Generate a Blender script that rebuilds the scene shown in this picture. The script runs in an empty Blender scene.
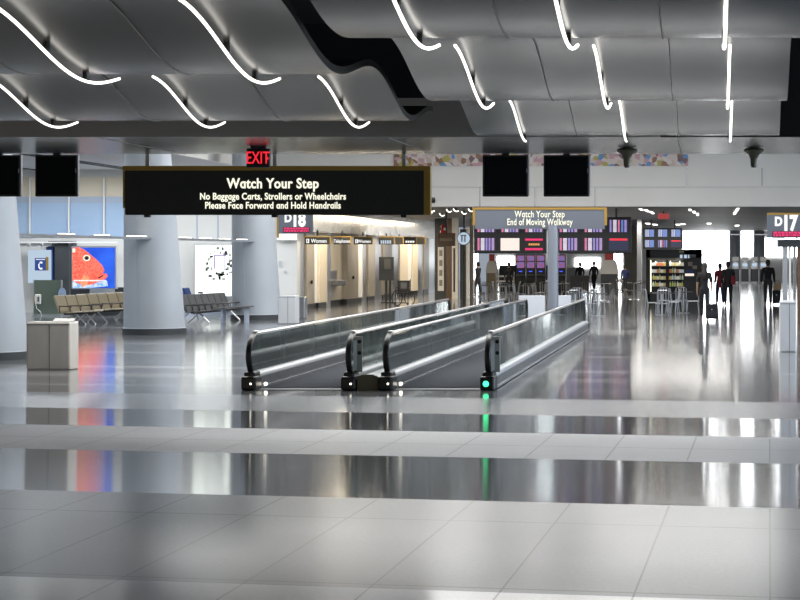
import bpy, bmesh, math, random
from mathutils import Vector, Matrix
random.seed(7)
sc = bpy.context.scene
COL = sc.collection
PI = math.pi
F, CX, CY, H = 2000.0, 709.0, 254.0, 2.05     # focal length in pixels, vanishing point, eye height

def X(px, Y): return (px - CX) * Y / F
def Z(py, Y): return H + (CY - py) * Y / F
def GY(py): return F * H / (py - CY)           # depth of a floor point

# ------------------------------------------------------------------ materials
def mat(name, col, rough=0.5, metal=0.0, emit=None, es=0.0, spec=0.5, coat=0.0):
    m = bpy.data.materials.new(name); m.use_nodes = True
    b = m.node_tree.nodes['Principled BSDF']
    b.inputs['Base Color'].default_value = (*col, 1)
    b.inputs['Roughness'].default_value = rough
    b.inputs['Metallic'].default_value = metal
    b.inputs['Specular IOR Level'].default_value = spec
    b.inputs['Coat Weight'].default_value = coat
    if emit:
        b.inputs['Emission Color'].default_value = (*emit, 1)
        b.inputs['Emission Strength'].default_value = es
    return m

def noisy(name, c1, c2, scale=4.0, rough=0.5, metal=0.0, bump=0.0, stretch=(1, 1, 1), coord='Object', spec=0.5):
    m = mat(name, c1, rough, metal, spec=spec); nt = m.node_tree; b = nt.nodes['Principled BSDF']
    tc = nt.nodes.new('ShaderNodeTexCoord'); mp = nt.nodes.new('ShaderNodeMapping')
    mp.inputs['Scale'].default_value = stretch
    nz = nt.nodes.new('ShaderNodeTexNoise'); nz.inputs['Scale'].default_value = scale; nz.inputs['Detail'].default_value = 4
    rp = nt.nodes.new('ShaderNodeValToRGB')
    rp.color_ramp.elements[0].position = .35; rp.color_ramp.elements[1].position = .65
    rp.color_ramp.elements[0].color = (*c1, 1); rp.color_ramp.elements[1].color = (*c2, 1)
    nt.links.new(tc.outputs[coord], mp.inputs[0]); nt.links.new(mp.outputs[0], nz.inputs['Vector'])
    nt.links.new(nz.outputs['Fac'], rp.inputs[0]); nt.links.new(rp.outputs[0], b.inputs['Base Color'])
    if bump:
        bp = nt.nodes.new('ShaderNodeBump'); bp.inputs['Strength'].default_value = bump; bp.inputs['Distance'].default_value = .01
        nt.links.new(nz.outputs['Fac'], bp.inputs['Height']); nt.links.new(bp.outputs[0], b.inputs['Normal'])
    return m

def emissive(name, col, s):
    return mat(name, (.02, .02, .02), .4, 0, col, s)

def glass_mat(name, tint, haze=.08):
    m = bpy.data.materials.new(name); m.use_nodes = True; nt = m.node_tree; nt.nodes.clear()
    out = nt.nodes.new('ShaderNodeOutputMaterial'); tr = nt.nodes.new('ShaderNodeBsdfTransparent')
    gl = nt.nodes.new('ShaderNodeBsdfGlossy'); df = nt.nodes.new('ShaderNodeBsdfDiffuse')
    m1 = nt.nodes.new('ShaderNodeMixShader'); m2 = nt.nodes.new('ShaderNodeMixShader'); fr = nt.nodes.new('ShaderNodeFresnel')
    tr.inputs[0].default_value = (*tint, 1); gl.inputs[0].default_value = (.9, .95, .95, 1); gl.inputs['Roughness'].default_value = .03
    df.inputs[0].default_value = (.45, .5, .5, 1); fr.inputs[0].default_value = 1.4
    m1.inputs[0].default_value = haze
    nt.links.new(tr.outputs[0], m1.inputs[1]); nt.links.new(df.outputs[0], m1.inputs[2])
    nt.links.new(fr.outputs[0], m2.inputs[0]); nt.links.new(m1.outputs[0], m2.inputs[1]); nt.links.new(gl.outputs[0], m2.inputs[2])
    nt.links.new(m2.outputs[0], out.inputs[0])
    return m

def screen_mat(name, cols, rows=11, s=1.0, bg=(.01, .01, .03)):
    """a flight board: coloured text columns, broken into rows"""
    m = mat(name, (.01, .01, .015), .3); nt = m.node_tree; b = nt.nodes['Principled BSDF']
    tc = nt.nodes.new('ShaderNodeTexCoord'); sp = nt.nodes.new('ShaderNodeSeparateXYZ')
    nt.links.new(tc.outputs['Generated'], sp.inputs[0])
    rp = nt.nodes.new('ShaderNodeValToRGB'); rp.color_ramp.interpolation = 'CONSTANT'
    e = rp.color_ramp.elements
    while len(e) > 1: e.remove(e[-1])
    e[0].position = 0; e[0].color = (*bg, 1)
    for (a, z, c) in cols:
        q = e.new(a); q.color = (*c, 1); q = e.new(z); q.color = (*bg, 1)
    nt.links.new(sp.outputs[0], rp.inputs[0])
    mu = nt.nodes.new('ShaderNodeMath'); mu.operation = 'MULTIPLY'; mu.inputs[1].default_value = rows
    fr = nt.nodes.new('ShaderNodeMath'); fr.operation = 'FRACT'
    gt = nt.nodes.new('ShaderNodeMath'); gt.operation = 'GREATER_THAN'; gt.inputs[1].default_value = .3
    nt.links.new(sp.outputs[2], mu.inputs[0]); nt.links.new(mu.outputs[0], fr.inputs[0]); nt.links.new(fr.outputs[0], gt.inputs[0])
    mx = nt.nodes.new('ShaderNodeMix'); mx.data_type = 'RGBA'
    mx.inputs[6].default_value = (*bg, 1)
    nt.links.new(gt.outputs[0], mx.inputs[0]); nt.links.new(rp.outputs[0], mx.inputs[7])
    nt.links.new(mx.outputs[2], b.inputs['Emission Color']); b.inputs['Emission Strength'].default_value = s
    return m

M = {}
M['sheet'] = noisy('brushed_grey_metal_sheet', (.045, .05, .06), (.06, .066, .078), 2.0, .24, .0, stretch=(1, .3, 1))
M['sheet_left'] = noisy('warm_grey_metal_sheet', (.045, .043, .038), (.06, .057, .05), 2.0, .26, .0, stretch=(1, .3, 1))
for k_ in ('sheet', 'sheet_left'): M[k_].node_tree.nodes['Principled BSDF'].inputs['IOR'].default_value = 1.55
M['deck'] = mat('black_void_paint', (.004, .004, .004), .9)
M['soffit'] = noisy('satin_grey_soffit', (.17, .17, .16), (.21, .21, .20), 1.5, .25, .5)
M['soffit_face'] = mat('dark_taupe_fascia', (.36, .33, .29), .6)
M['tube'] = emissive('white_light_tube', (1, .96, .88), 3.2)
M['black'] = mat('black_satin', (.008, .008, .009), .4)
M['black_matte'] = mat('black_matte', (.006, .006, .006), .85, spec=.15)
M['rubber'] = mat('black_rubber', (.012, .012, .011), .35)
M['steel'] = noisy('brushed_steel', (.52, .52, .53), (.60, .60, .61), 6, .28, 1.0, stretch=(.2, 1, 6))
M['steel_dark'] = noisy('dull_steel', (.34, .35, .37), (.42, .43, .45), 5, .35, 1.0)
M['alu'] = mat('pale_aluminium', (.68, .69, .71), .3, .9)
M['gold'] = mat('ochre_gold_edge', (.33, .2, .035), .45, .25)
M['sign_black'] = noisy('black_sign_face', (.010, .011, .009), (.016, .017, .013), 30, .55)
M['sign_grey'] = mat('slate_sign_face', (.11, .125, .155), .5)
M['letter'] = emissive('cream_lit_letter', (1, .98, .8), 1.1)
M['letter_white'] = emissive('white_lit_letter', (1, 1, 1), 1.1)
M['red_led'] = emissive('red_led', (1, .02, .04), 1.2)
M['pink_led'] = emissive('magenta_led', (1, .02, .18), .9)
M['white'] = mat('white_paint', (.74, .73, .70), .5)
M['white_wall'] = noisy('off_white_wall', (.62, .61, .58), (.66, .65, .62), .6, .5)
M['bulkhead'] = noisy('beige_bulkhead_panel', (.80, .775, .73), (.84, .815, .77), .5, .5)
M['cream'] = mat('cream_wall', (.64, .56, .43), .5)
M['taupe'] = noisy('taupe_laminate', (.25, .22, .17), (.29, .26, .21), 1.5, .35)
M['blue_panel'] = noisy('pale_blue_panel', (.30, .42, .60), (.36, .48, .64), .35, .3)
M['blue_grey'] = mat('blue_grey_paint', (.36, .42, .52), .5)
M['column'] = noisy('pale_blue_grey_column', (.38, .415, .46), (.42, .455, .50), .8, .38)
M['dark_wall'] = noisy('dark_charcoal_wall', (.03, .035, .04), (.05, .055, .06), 1, .5)
M['green_glass'] = mat('grey_green_screen', (.12, .15, .12), .2)
M['blue_grey_dark'] = mat('blue_grey_rubber', (.10, .11, .125), .6)
M['olive_light'] = mat('satin_olive_grey', (.42, .42, .37), .35, .2)
M['skirt'] = noisy('satin_grey_skirt', (.17, .175, .19), (.22, .225, .24), 5, .35, .4)
M['alu_soft'] = mat('soft_aluminium', (.50, .51, .53), .42, .5)
M['post'] = mat('grey_post_paint', (.20, .22, .26), .35)
M['glass'] = glass_mat('balustrade_glass', (.74, .82, .79), .16)
M['daylight'] = emissive('bright_daylight_pane', (.95, .98, 1), 7.0)
M['grey_box'] = mat('light_grey_panel', (.52, .55, .60), .45)
M['pallet'] = noisy('grey_ribbed_pallet', (.06, .065, .075), (.09, .095, .105), 40, 1, .0, spec=.0, stretch=(4, .3, 1))
M['olive'] = mat('olive_grey_plate', (.13, .12, .08), .4, .4)
M['green_led'] = emissive('green_led', (.05, 1, .35), 3)
M['white_led'] = emissive('white_led', (1, .95, .8), 5)
M['tan'] = mat('tan_vinyl', (.27, .22, .14), .5)
M['grey_vinyl'] = mat('dark_grey_vinyl', (.10, .10, .10), .45)
M['blue_vinyl'] = mat('blue_vinyl', (.02, .06, .25), .5)
M['brown'] = noisy('brown_wood', (.10, .055, .03), (.15, .085, .05), 6, .4, stretch=(6, 6, .6))
M['skin'] = mat('skin', (.42, .25, .17), .55)
M['cloth_black'] = noisy('black_cloth', (.008, .008, .01), (.015, .015, .018), 40, .9)
M['cloth_grey'] = noisy('charcoal_cloth', (.02, .02, .025), (.03, .03, .035), 40, .9)
M['cloth_red'] = noisy('maroon_cloth', (.16, .012, .025), (.22, .02, .03), 40, .9)
M['cloth_blue'] = noisy('navy_cloth', (.012, .02, .07), (.02, .03, .1), 40, .9)
M['hair'] = mat('dark_hair', (.012, .008, .006), .5)
M['tan_bag'] = mat('tan_bag', (.36, .24, .13), .6)
M['red'] = mat('red_paint', (.5, .02, .02), .4)
M['ceil_white'] = mat('white_ceiling_tile', (.72, .73, .74), .7)
M['ceil_grey'] = noisy('grey_ceiling', (.16, .165, .17), (.21, .215, .22), .4, .5)

# ------------------------------------------------------------------ mesh builder
class MB:
    def __init__(s): s.bm = bmesh.new()
    def box(s, x0, x1, y0, y1, z0, z1, bev=0.0):
        v = [s.bm.verts.new(p) for p in ((x0,y0,z0),(x1,y0,z0),(x1,y1,z0),(x0,y1,z0),(x0,y0,z1),(x1,y0,z1),(x1,y1,z1),(x0,y1,z1))]
        fs = [s.bm.faces.new([v[i] for i in q]) for q in ((0,3,2,1),(4,5,6,7),(0,1,5,4),(1,2,6,5),(2,3,7,6),(3,0,4,7))]
        if bev:
            es = {e for f in fs for e in f.edges}
            bmesh.ops.bevel(s.bm, geom=list(es), offset=bev, segments=2, affect='EDGES', profile=.5)
        return s
    def ring_loft(s, rings, cap=True):
        vr = [[s.bm.verts.new(p) for p in r] for r in rings]; n = len(vr[0])
        for a, b in zip(vr, vr[1:]):
            for i in range(n):
                s.bm.faces.new((a[i], a[(i+1) % n], b[(i+1) % n], b[i]))
        if cap:
            s.bm.faces.new(list(reversed(vr[0]))); s.bm.faces.new(vr[-1])
        return s
    def lathe(s, prof, c=(0,0,0), n=20, sx=1, sy=1):
        """prof: (radius, z[, dx, dy])"""
        rings = []
        for p in prof:
            r, z = max(p[0], 1e-4), p[1]; dx = p[2] if len(p) > 2 else 0; dy = p[3] if len(p) > 3 else 0
            rings.append([(c[0]+dx+r*sx*math.cos(2*PI*i/n), c[1]+dy+r*sy*math.sin(2*PI*i/n), c[2]+z) for i in range(n)])
        return s.ring_loft(rings)
    def tube(s, pts, r, n=8, rx=None):
        pts = [Vector(p) for p in pts]; rings = []
        for i, p in enumerate(pts):
            t = (pts[min(i+1, len(pts)-1)] - pts[max(i-1, 0)]).normalized()
            up = Vector((1, 0, 0)) if abs(t.x) < .9 else Vector((0, 0, 1))
            a = t.cross(up).normalized(); b = a.cross(t).normalized()
            rr = r[i] if isinstance(r, (list, tuple)) else r
            rings.append([p + a*rr*math.cos(2*PI*k/n) + b*(rx or rr)*math.sin(2*PI*k/n) for k in range(n)])
        return s.ring_loft(rings)
    def prism(s, poly, y0, y1):
        """polygon in the XZ plane, extruded along Y"""
        return s.ring_loft([[(x, y0, z) for x, z in poly], [(x, y1, z) for x, z in poly]])
    def prism_x(s, poly, x0, x1):
        return s.ring_loft([[(x0, y, z) for y, z in poly], [(x1, y, z) for y, z in poly]])
    def build(s, name, m, parent=None, smooth=False):
        bmesh.ops.recalc_face_normals(s.bm, faces=s.bm.faces[:])
        me = bpy.data.meshes.new(name); s.bm.to_mesh(me); s.bm.free()
        me.materials.append(M[m] if isinstance(m, str) else m)
        if smooth:
            for p in me.polygons: p.use_smooth = True
            try: me.set_sharp_from_angle(angle=math.radians(40))
            except Exception: pass
        o = bpy.data.objects.new(name, me); COL.objects.link(o)
        if parent: o.parent = parent
        return o

def tag(o, label=None, cat=None, group=None, kind=None):
    if label: o['label'] = label
    if cat: o['category'] = cat
    if group: o['group'] = group
    if kind: o['kind'] = kind
    return o
def thing(name, label, cat, loc=(0,0,0), rz=0, group=None):
    o = bpy.data.objects.new(name, None); COL.objects.link(o); o.empty_display_size = .2
    o.location = loc; o.rotation_euler = (0, 0, rz)
    return tag(o, label, cat, group)
def struct(o): o['kind'] = 'structure'; return o
def dup(root, loc, rz=None, label=None, group=None, scale=None):
    r = root.copy(); COL.objects.link(r); r.location = loc
    if rz is not None: r.rotation_euler = (0, 0, rz)
    if label: r['label'] = label
    if group: r['group'] = group
    if scale: r.scale = scale
    for ch in list(root.children):
        c = ch.copy(); COL.objects.link(c); c.parent = r
        for g in list(ch.children):
            d = g.copy(); COL.objects.link(d); d.parent = c
    return r
def box(name, m, x0, x1, y0, y1, z0, z1, parent=None, bev=0.0):
    return MB().box(x0, x1, y0, y1, z0, z1, bev).build(name, m, parent)

def single_story(me, body, size):
    """body was set with d for every a: cut those d's down to x-height bowls"""
    w = bmesh.new(); w.from_mesh(me); bmesh.ops.remove_doubles(w, verts=w.verts[:], dist=1e-5); w.to_mesh(me); w.free()
    n = len(me.vertices); par = list(range(n))
    def find(a):
        while par[a] != a: par[a] = par[par[a]]; a = par[a]
        return a
    for e in me.edges: par[find(e.vertices[0])] = find(e.vertices[1])
    isl = {}
    for v in me.vertices: isl.setdefault(find(v.index), []).append(v)
    L = sorted(isl.values(), key=lambda vs: (min(v.co.x for v in vs)+max(v.co.x for v in vs)))
    chars = [c for c in body if c != ' ']; want = sum(2 if c in 'ij' else 1 for c in chars)
    if want != len(L): print('letters merged:', body, want, len(L)); return False
    k = 0; xh = None
    for c in chars:
        if c in 'eocrnu' and xh is None: xh = max(v.co.y for v in L[k])
        k += 2 if c in 'ij' else 1
    k = 0
    for c in chars:
        if c == 'a':
            for v in L[k]: v.co.y = min(v.co.y, xh)
        k += 2 if c in 'ij' else 1
    return True
def text(name, body, size, loc, m, parent=None, align='CENTER', bold=.0, ext=.006, sx=1.0, rz=0, futura=False):
    body = body.replace('\u0251', 'a')
    cu = bpy.data.curves.new(name, 'FONT'); cu.body = body.replace('a', 'd') if futura else body; cu.size = size; cu.align_x = align; cu.align_y = 'CENTER'
    cu.extrude = ext; cu.offset = bold; cu.resolution_u = 4; cu.space_character = 1.06 if futura else 1.0
    t = bpy.data.objects.new(name, cu); COL.objects.link(t)
    dg = bpy.context.evaluated_depsgraph_get()
    me = bpy.data.meshes.new_from_object(t.evaluated_get(dg)); bpy.data.objects.remove(t); bpy.data.curves.remove(cu)
    if futura: single_story(me, body, size)
    me.materials.clear(); me.materials.append(M[m] if isinstance(m, str) else m); me.name = name
    me.transform(Matrix.Translation(loc) @ Matrix.Rotation(rz, 4, 'Z') @ Matrix.Rotation(PI/2, 4, 'X') @ Matrix.Diagonal((sx, 1, 1, 1)))
    o = bpy.data.objects.new(name, me); COL.objects.link(o)
    if parent: o.parent = parent
    return o

# ------------------------------------------------------------------ camera
cam = bpy.data.cameras.new('camera'); co = bpy.data.objects.new('camera', cam); COL.objects.link(co)
co.location = (0, 0, H); co.rotation_euler = (PI/2, 0, 0)
cam.sensor_width = 36; cam.lens = F/800*36; cam.shift_x = (400-CX)/800; cam.shift_y = -(300-CY)/800
cam.clip_end = 400; sc.camera = co

# ------------------------------------------------------------------ floor
def floor_material():
    m = bpy.data.materials.new('polished_banded_stone'); m.use_nodes = True
    nt = m.node_tree; N = nt.nodes; L = nt.links; b = N['Principled BSDF']
    geo = N.new('ShaderNodeNewGeometry'); sp = N.new('ShaderNodeSeparateXYZ'); L.new(geo.outputs['Position'], sp.inputs[0])
    def math_(op, a, c, d=None):
        n = N.new('ShaderNodeMath'); n.operation = op
        for i, v in enumerate((a, c, d)):
            if v is None: continue
            if isinstance(v, (int, float)): n.inputs[i].default_value = v
            else: L.new(v, n.inputs[i])
        return n.outputs[0]
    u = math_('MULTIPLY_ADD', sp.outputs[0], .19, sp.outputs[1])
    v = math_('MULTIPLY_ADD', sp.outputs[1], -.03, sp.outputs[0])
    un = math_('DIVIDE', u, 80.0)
    def ramp(stops):
        r = N.new('ShaderNodeValToRGB'); r.color_ramp.interpolation = 'CONSTANT'; e = r.color_ramp.elements
        while len(e) > 1: e.remove(e[-1])
        e[0].position = 0; e[0].color = (*stops[0][1], 1)
        for p, c in stops[1:]:
            q = e.new(p/80); q.color = (*c, 1)
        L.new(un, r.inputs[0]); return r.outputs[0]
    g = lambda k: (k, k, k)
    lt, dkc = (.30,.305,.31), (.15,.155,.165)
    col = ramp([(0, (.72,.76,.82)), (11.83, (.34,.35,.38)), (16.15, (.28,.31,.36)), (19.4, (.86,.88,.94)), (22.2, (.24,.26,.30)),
                (24.75, (.26,.285,.32)), (27.8, dkc), (29.3, lt), (29.6, dkc), (31.4, (.26,.26,.26)), (32.4, dkc), (34, lt), (34.4, dkc), (39, lt), (39.5, dkc), (43, lt), (43.6, dkc), (52, lt), (53, dkc)])  # the thin lt stripes paint in streaks reflected on the far floor
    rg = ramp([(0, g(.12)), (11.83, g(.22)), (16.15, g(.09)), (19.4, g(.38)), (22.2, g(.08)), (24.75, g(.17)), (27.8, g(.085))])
    tl = ramp([(0, g(.0)), (16.15, g(.045)), (19.4, g(0)), (22.2, g(.03)), (24.75, g(0))])     # shading normals tilted on two flat bands to steer far reflections into them
    cn = N.new('ShaderNodeCombineXYZ'); L.new(tl, cn.inputs[1]); cn.inputs[2].default_value = 1
    vn = N.new('ShaderNodeVectorMath'); vn.operation = 'NORMALIZE'; L.new(cn.outputs[0], vn.inputs[0]); L.new(vn.outputs[0], b.inputs['Normal'])
    nz = N.new('ShaderNodeTexNoise'); nz.inputs['Scale'].default_value = .35; nz.inputs['Detail'].default_value = 3
    L.new(geo.outputs['Position'], nz.inputs['Vector'])
    nz2 = N.new('ShaderNodeTexNoise'); nz2.inputs['Scale'].default_value = 30; nz2.inputs['Detail'].default_value = 3
    L.new(geo.outputs['Position'], nz2.inputs['Vector'])
    # joints
    def line(c, per, w):
        f = math_('FRACT', math_('DIVIDE', c, per), 0)
        return math_('LESS_THAN', f, w/per)
    j = math_('MAXIMUM', line(v, .82, .014), line(u, 3.0, .03))
    vary = math_('MULTIPLY_ADD', nz.outputs['Fac'], .35, .8)
    vary = math_('MULTIPLY', vary, math_('MULTIPLY_ADD', nz2.outputs['Fac'], .3, .85))
    mx = N.new('ShaderNodeMix'); mx.data_type = 'RGBA'; mx.blend_type = 'MULTIPLY'; mx.inputs[0].default_value = 1
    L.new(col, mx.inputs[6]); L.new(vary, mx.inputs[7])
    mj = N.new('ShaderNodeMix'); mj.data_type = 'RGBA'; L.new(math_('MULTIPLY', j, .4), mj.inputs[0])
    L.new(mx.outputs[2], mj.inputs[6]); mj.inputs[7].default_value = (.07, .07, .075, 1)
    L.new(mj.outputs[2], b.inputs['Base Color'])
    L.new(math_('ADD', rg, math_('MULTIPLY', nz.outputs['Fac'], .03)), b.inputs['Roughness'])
    b.inputs['IOR'].default_value = 1.55
    return m
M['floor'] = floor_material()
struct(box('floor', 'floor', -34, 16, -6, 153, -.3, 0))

# ------------------------------------------------------------------ shell
struct(box('wall_rear', 'dark_wall', -34, 16, -6.3, -6, 0, 8))
struct(box('wall_right', 'white_wall', 16, 16.3, -6.3, 153, 0, 8))
struct(box('wall_left', 'white_wall', -34.3, -34, -6.3, 70, 0, 8))
struct(box('ceiling', 'deck', -34, 16, -6, 24.8, 4.9, 5.1))             # black void above the metal waves
struct(box('ceiling', 'ceil_white', -15.6, 16, 24.8, 72.3, 6.8, 7.0))   # hall
struct(box('ceiling', 'ceil_white', -34, -15.76, 29.05, 70.3, 5.0, 5.2))  # gate lounge
struct(box('trim_1', 'bulkhead', -15.75, -15.6, 29.05, 72, 4.98, 6.79))
struct(box('ceiling', 'ceil_grey', -16, 16, 72.3, 153, 3.76, 4.0))      # low hall beyond
struct(box('wall_bulkhead', 'bulkhead', -15.6, 16, 72, 72.3, 3.76, 6.8))
struct(box('trim_2', 'white', -15.6, 16, 71.93, 72, Z(187.5, 72), Z(186, 72)))
for i, px in enumerate((292, 480, 535, 595, 687, 762)):
    struct(box('trim_%d' % (i+3), 'steel_dark', X(px, 72)-.02, X(px, 72)+.02, 71.97, 72, 3.76 if px < 610 else Z(186, 72), Z(168, 72) if px > 610 else Z(186, 72)))

# soffit beam in front of the sign
bm = MB().box(-34, 16, 24.83, 29, 3.5, 4.9)
so = struct(bm.build('ceiling', 'soffit'))
struct(box('trim_9', 'soffit_face', -34, -.6, 24.75, 24.83, 3.5, 3.98))
struct(box('trim_58', 'deck', -.6, 16, 24.75, 24.83, 3.5, 3.98))
struct(box('trim_59', 'deck', -34, 16, 24.75, 24.83, 3.98, 4.9))
for i, x in enumerate((-11.2, -7.6, -4.0, -.4, 3.2)):
    struct(box('trim_%d' % (10+i), 'soffit_face', x, x+.012, 24.9, 28.98, 3.494, 3.5))

def wave(name, m, x_far, edge, trough, L, y0, y1, A, zm):
    b = bmesh.new(); n = 150; rows = []
    for i in range(n+1):
        y = y0 + (y1-y0)*i/n; z = zm - A*math.cos(2*PI*(y-trough)/L)
        a, c = (x_far, edge(y)) if x_far < edge(y) else (edge(y), x_far)
        rows.append([(a + (c-a)*k/6, y, z) for k in range(7)])
    lo = [[b.verts.new(p) for p in r] for r in rows]; hi = [[b.verts.new((p[0], p[1], p[2]+.06)) for p in r] for r in rows]
    for i in range(n):
        for k in range(6):
            b.faces.new((lo[i][k], lo[i][k+1], lo[i+1][k+1], lo[i+1][k])); b.faces.new((hi[i][k], hi[i+1][k], hi[i+1][k+1], hi[i][k+1]))
        b.faces.new((lo[i][0], lo[i+1][0], hi[i+1][0], hi[i][0])); b.faces.new((lo[i][6], hi[i][6], hi[i+1][6], lo[i+1][6]))
    for R, S in ((lo[0], hi[0]), (lo[n], hi[n])):
        for k in range(6): b.faces.new((R[k], R[k+1], S[k+1], S[k]))
    mb = MB(); mb.bm.free(); mb.bm = b
    return struct(mb.build(name, m, None, True))
TL, LL, TR, LR = 15.3, 5.5, 12.65, 5.4
ZM, AW = 3.585, .135
wave('ceiling', 'sheet_left', -33, lambda y: -2.216-.0436*y, TL, LL, 2, TL+LL*1.5-.1, AW, ZM)
# right field: edges of each wave differ slightly
right = wave('ceiling', 'sheet', 0, lambda y: -1.924-.0345*y, TR, LR, 2, 24.35, AW, ZM)
for v in right.data.vertices:      # stretch the far columns out to the right edge
    e = -1.924-.0345*v.co.y; k = (v.co.x-e)/(0-e); xr = .21+.0275*v.co.y + (.07 if v.co.y < TR+2.7 else 0 if v.co.y < TR+8.1 else -.03)
    v.co.x = e + (xr-e)*k
# sheet seams: thin dark joints drawn as shallow strips under each field
def seam(i, xs, fn, y0, y1, trough, L):
    pts = []
    for k in range(41):
        y = y0 + (y1-y0)*k/40; pts.append((fn(xs, y), y, ZM - AW*math.cos(2*PI*(y-trough)/L) - .01))
    b = MB(); b.ring_loft([[(p[0]-.003, p[1], p[2]), (p[0]+.003, p[1], p[2]), (p[0]+.003, p[1], p[2]+.01), (p[0]-.003, p[1], p[2]+.01)] for p in pts])
    struct(b.build('trim_%d' % i, 'soffit_face'))
spread = lambda x, y: x*(1+.018*(y-13))
for i, (x, side) in enumerate(((-5.1, 'L'), (-3.9, 'L'), (-6.6, 'L'), (-1.3, 'R'), (-.3, 'R'))):
    if side == 'L': seam(20+i, x, spread, 4, TL+LL*1.4, TL, LL)
    else: seam(20+i, x, spread, 4, 24.3, TR, LR)

# light tubes: one S-shaped tube per wave
def light_tube(x, trough, L, label, k):
    y0, y1 = trough - L*.5, trough + L*.24
    c = Vector((spread(x, trough), trough, ZM-AW-.07))
    pts = []
    for i in range(31):
        y = y0 + (y1-y0)*i/30
        pts.append(Vector((spread(x, y), y, ZM - AW*math.cos(2*PI*(y-trough)/L) - .07)) - c)
    t = thing('light_tube', label, 'light', c, 0, 'S-shaped light tubes under the metal ceiling')
    MB().tube(pts, .0115, 8).build('tube', 'tube', t, True)
    for q in (.42, .73):
        p = pts[int(30*q)]
        bb = MB().box(p.x-.016, p.x+.016, p.y-.03, p.y+.03, p.z+.008, p.z+.07); bb.build('bracket', 'black', t)
    return t
LT = [(-3.35, TL, LL, 1, 'S-shaped light tube at upper left, just left of the black gap'),
      (-4.6, TL, LL, 1, 'leftmost S-shaped light tube of the upper left wave'),
      (-3.23, TL+LL, LL, 2, 'S-shaped light tube on the left field nearest the black gap, next to the soffit'),
      (-4.6, TL+LL, LL, 2, 'middle S-shaped light tube of the left row next to the soffit'),
      (-6.0, TL+LL, LL, 2, 'leftmost S-shaped light tube of the left row next to the soffit'),
      (-2.8, TL-LL, LL, 0, 'light tube whose end curl peeks in at the top left edge'),
      (-1.85, TR, LR, 1, 'first S-shaped light tube right of the black gap, nearest wave'),
      (-.90, TR, LR, 1, 'middle S-shaped light tube of the nearest right wave'),
      (.1, TR, LR, 1, 'straight-looking light tube at the top right, nearest wave'),
      (-1.87, TR+LR, LR, 2, 'first light tube right of the black gap on the second right wave'),
      (-.85, TR+LR, LR, 2, 'middle light tube of the second right wave'),
      (.155, TR+LR, LR, 2, 'rightmost light tube of the second right wave'),
      (-1.82, TR+2*LR, LR, 3, 'left one of the short light tubes beside the soffit at right'),
      (-.82, TR+2*LR, LR, 3, 'middle one of the short light tubes beside the soffit at right'),
      (.21, TR+2*LR, LR, 3, 'rightmost short light tube beside the soffit')]
for x, tr, L, k, lab in LT:
    if k == 3:
        t = thing('light_tube', lab, 'light', (spread(x, tr), tr, ZM-AW-.07), 0, 'S-shaped light tubes under the metal ceiling')
        pts = [(spread(x, y)-spread(x, tr), y-tr, -AW*math.cos(2*PI*(y-tr)/L)+AW) for y in [tr-L*.5+(L*.5+.25)*i/20 for i in range(21)]]
        MB().tube(pts, .0115, 8).build('tube', 'tube', t, True)
        MB().box(-.016, .016, .0, .06, .008, .07).build('bracket', 'black', t)
    else: light_tube(x, tr, L, lab, k)

# bell fixtures under the soffit
for i, px in enumerate((627, 754)):
    y = 27.2; x = X(px, y)
    t = thing('spotlight', 'olive flared spotlight under the soffit, ' + ('above the middle light tube' if i == 0 else 'the one nearer the right edge'), 'light', (x, y, 3.5), 0, 'flared spotlights under the soffit')
    MB().lathe([(.05, 0), (.13, -.02), (.145, -.045), (.075, -.10), (.05, -.16), (.045, -.26)], n=16).build('shade', 'olive', t, True)
    MB().lathe([(.035, -.262), (.034, -.275)], n=12).build('lens', 'black', t)

# blank monitors at the back edge of the soffit
labs = ['blank black monitor cut by the left edge of the picture', 'blank black monitor on the left beside the large black sign',
        'left one of the two blank black monitors above the grey sign', 'right one of the two blank black monitors above the grey sign']
for (a, c), lab in zip(((-24, 20), (35, 77), (482.5, 528), (543.5, 589)), labs):
    y = 28.9; x0, x1 = X(a, y), X(c, y); w = (x1-x0)/2; z0 = Z(196.5, y); h = 3.5-z0
    t = thing('monitor', lab, 'monitor', ((x0+x1)/2, y, z0), 0, 'blank monitors hanging under the soffit')
    box('casing', 'black', -w, w, .0, .09, 0, h-.02, t, .012)
    box('screen', 'black_matte', -w+.03, w-.03, -.008, .002, .03, h-.05, t)
    box('side_trim', 'alu', w, w+.012, .02, .07, .01, h-.02, t)
    box('bracket', 'black', -.05, .05, .02, .07, h-.03, h, t)
    box('sensor', 'steel_dark', w-.024, w-.012, -.012, 0, h*.55, h*.65, t)

# ------------------------------------------------------------------ large black sign
y = 29.35; x0, x1, zb, zt = X(124, y), X(431, y), Z(215, y), Z(166, y)
t = thing('hanging_sign', 'long black sign with Watch Your Step in cream letters and gold edge', 'sign', ((x0+x1)/2, y, zb)); w = (x1-x0)/2; h = zt-zb
box('panel', 'sign_black', -w+.035, w-.09, -.07, .05, 0, h-.06, t)
g = MB(); g.box(-w, w, -.075, .07, h-.07, h, .004); g.box(w-.095, w, -.075, .07, 0, h-.075); g.box(-w, -w+.04, -.06, .07, .1, h-.075)
g.build('gold_frame', 'gold', t)
for px in (147.5, 275, 404):
    cx = X(px, y)-(x0+x1)/2
    MB().box(cx-.028, cx+.028, -.02, .03, h, 6.8-zb).build('hanger', 'steel_dark', t)
    box('clip', 'black', cx-.04, cx+.04, -.05, .04, -.035, 0, t)
cx = X(274, y)-(x0+x1)/2
def zz(py): return Z(py, y)-zb
text('lettering', 'W\u0251tch Your Step', .205, (X(274, y)-(x0+x1)/2, -.075, zz(184)), 'letter', t, bold=.005, sx=.86, futura=True)
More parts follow.
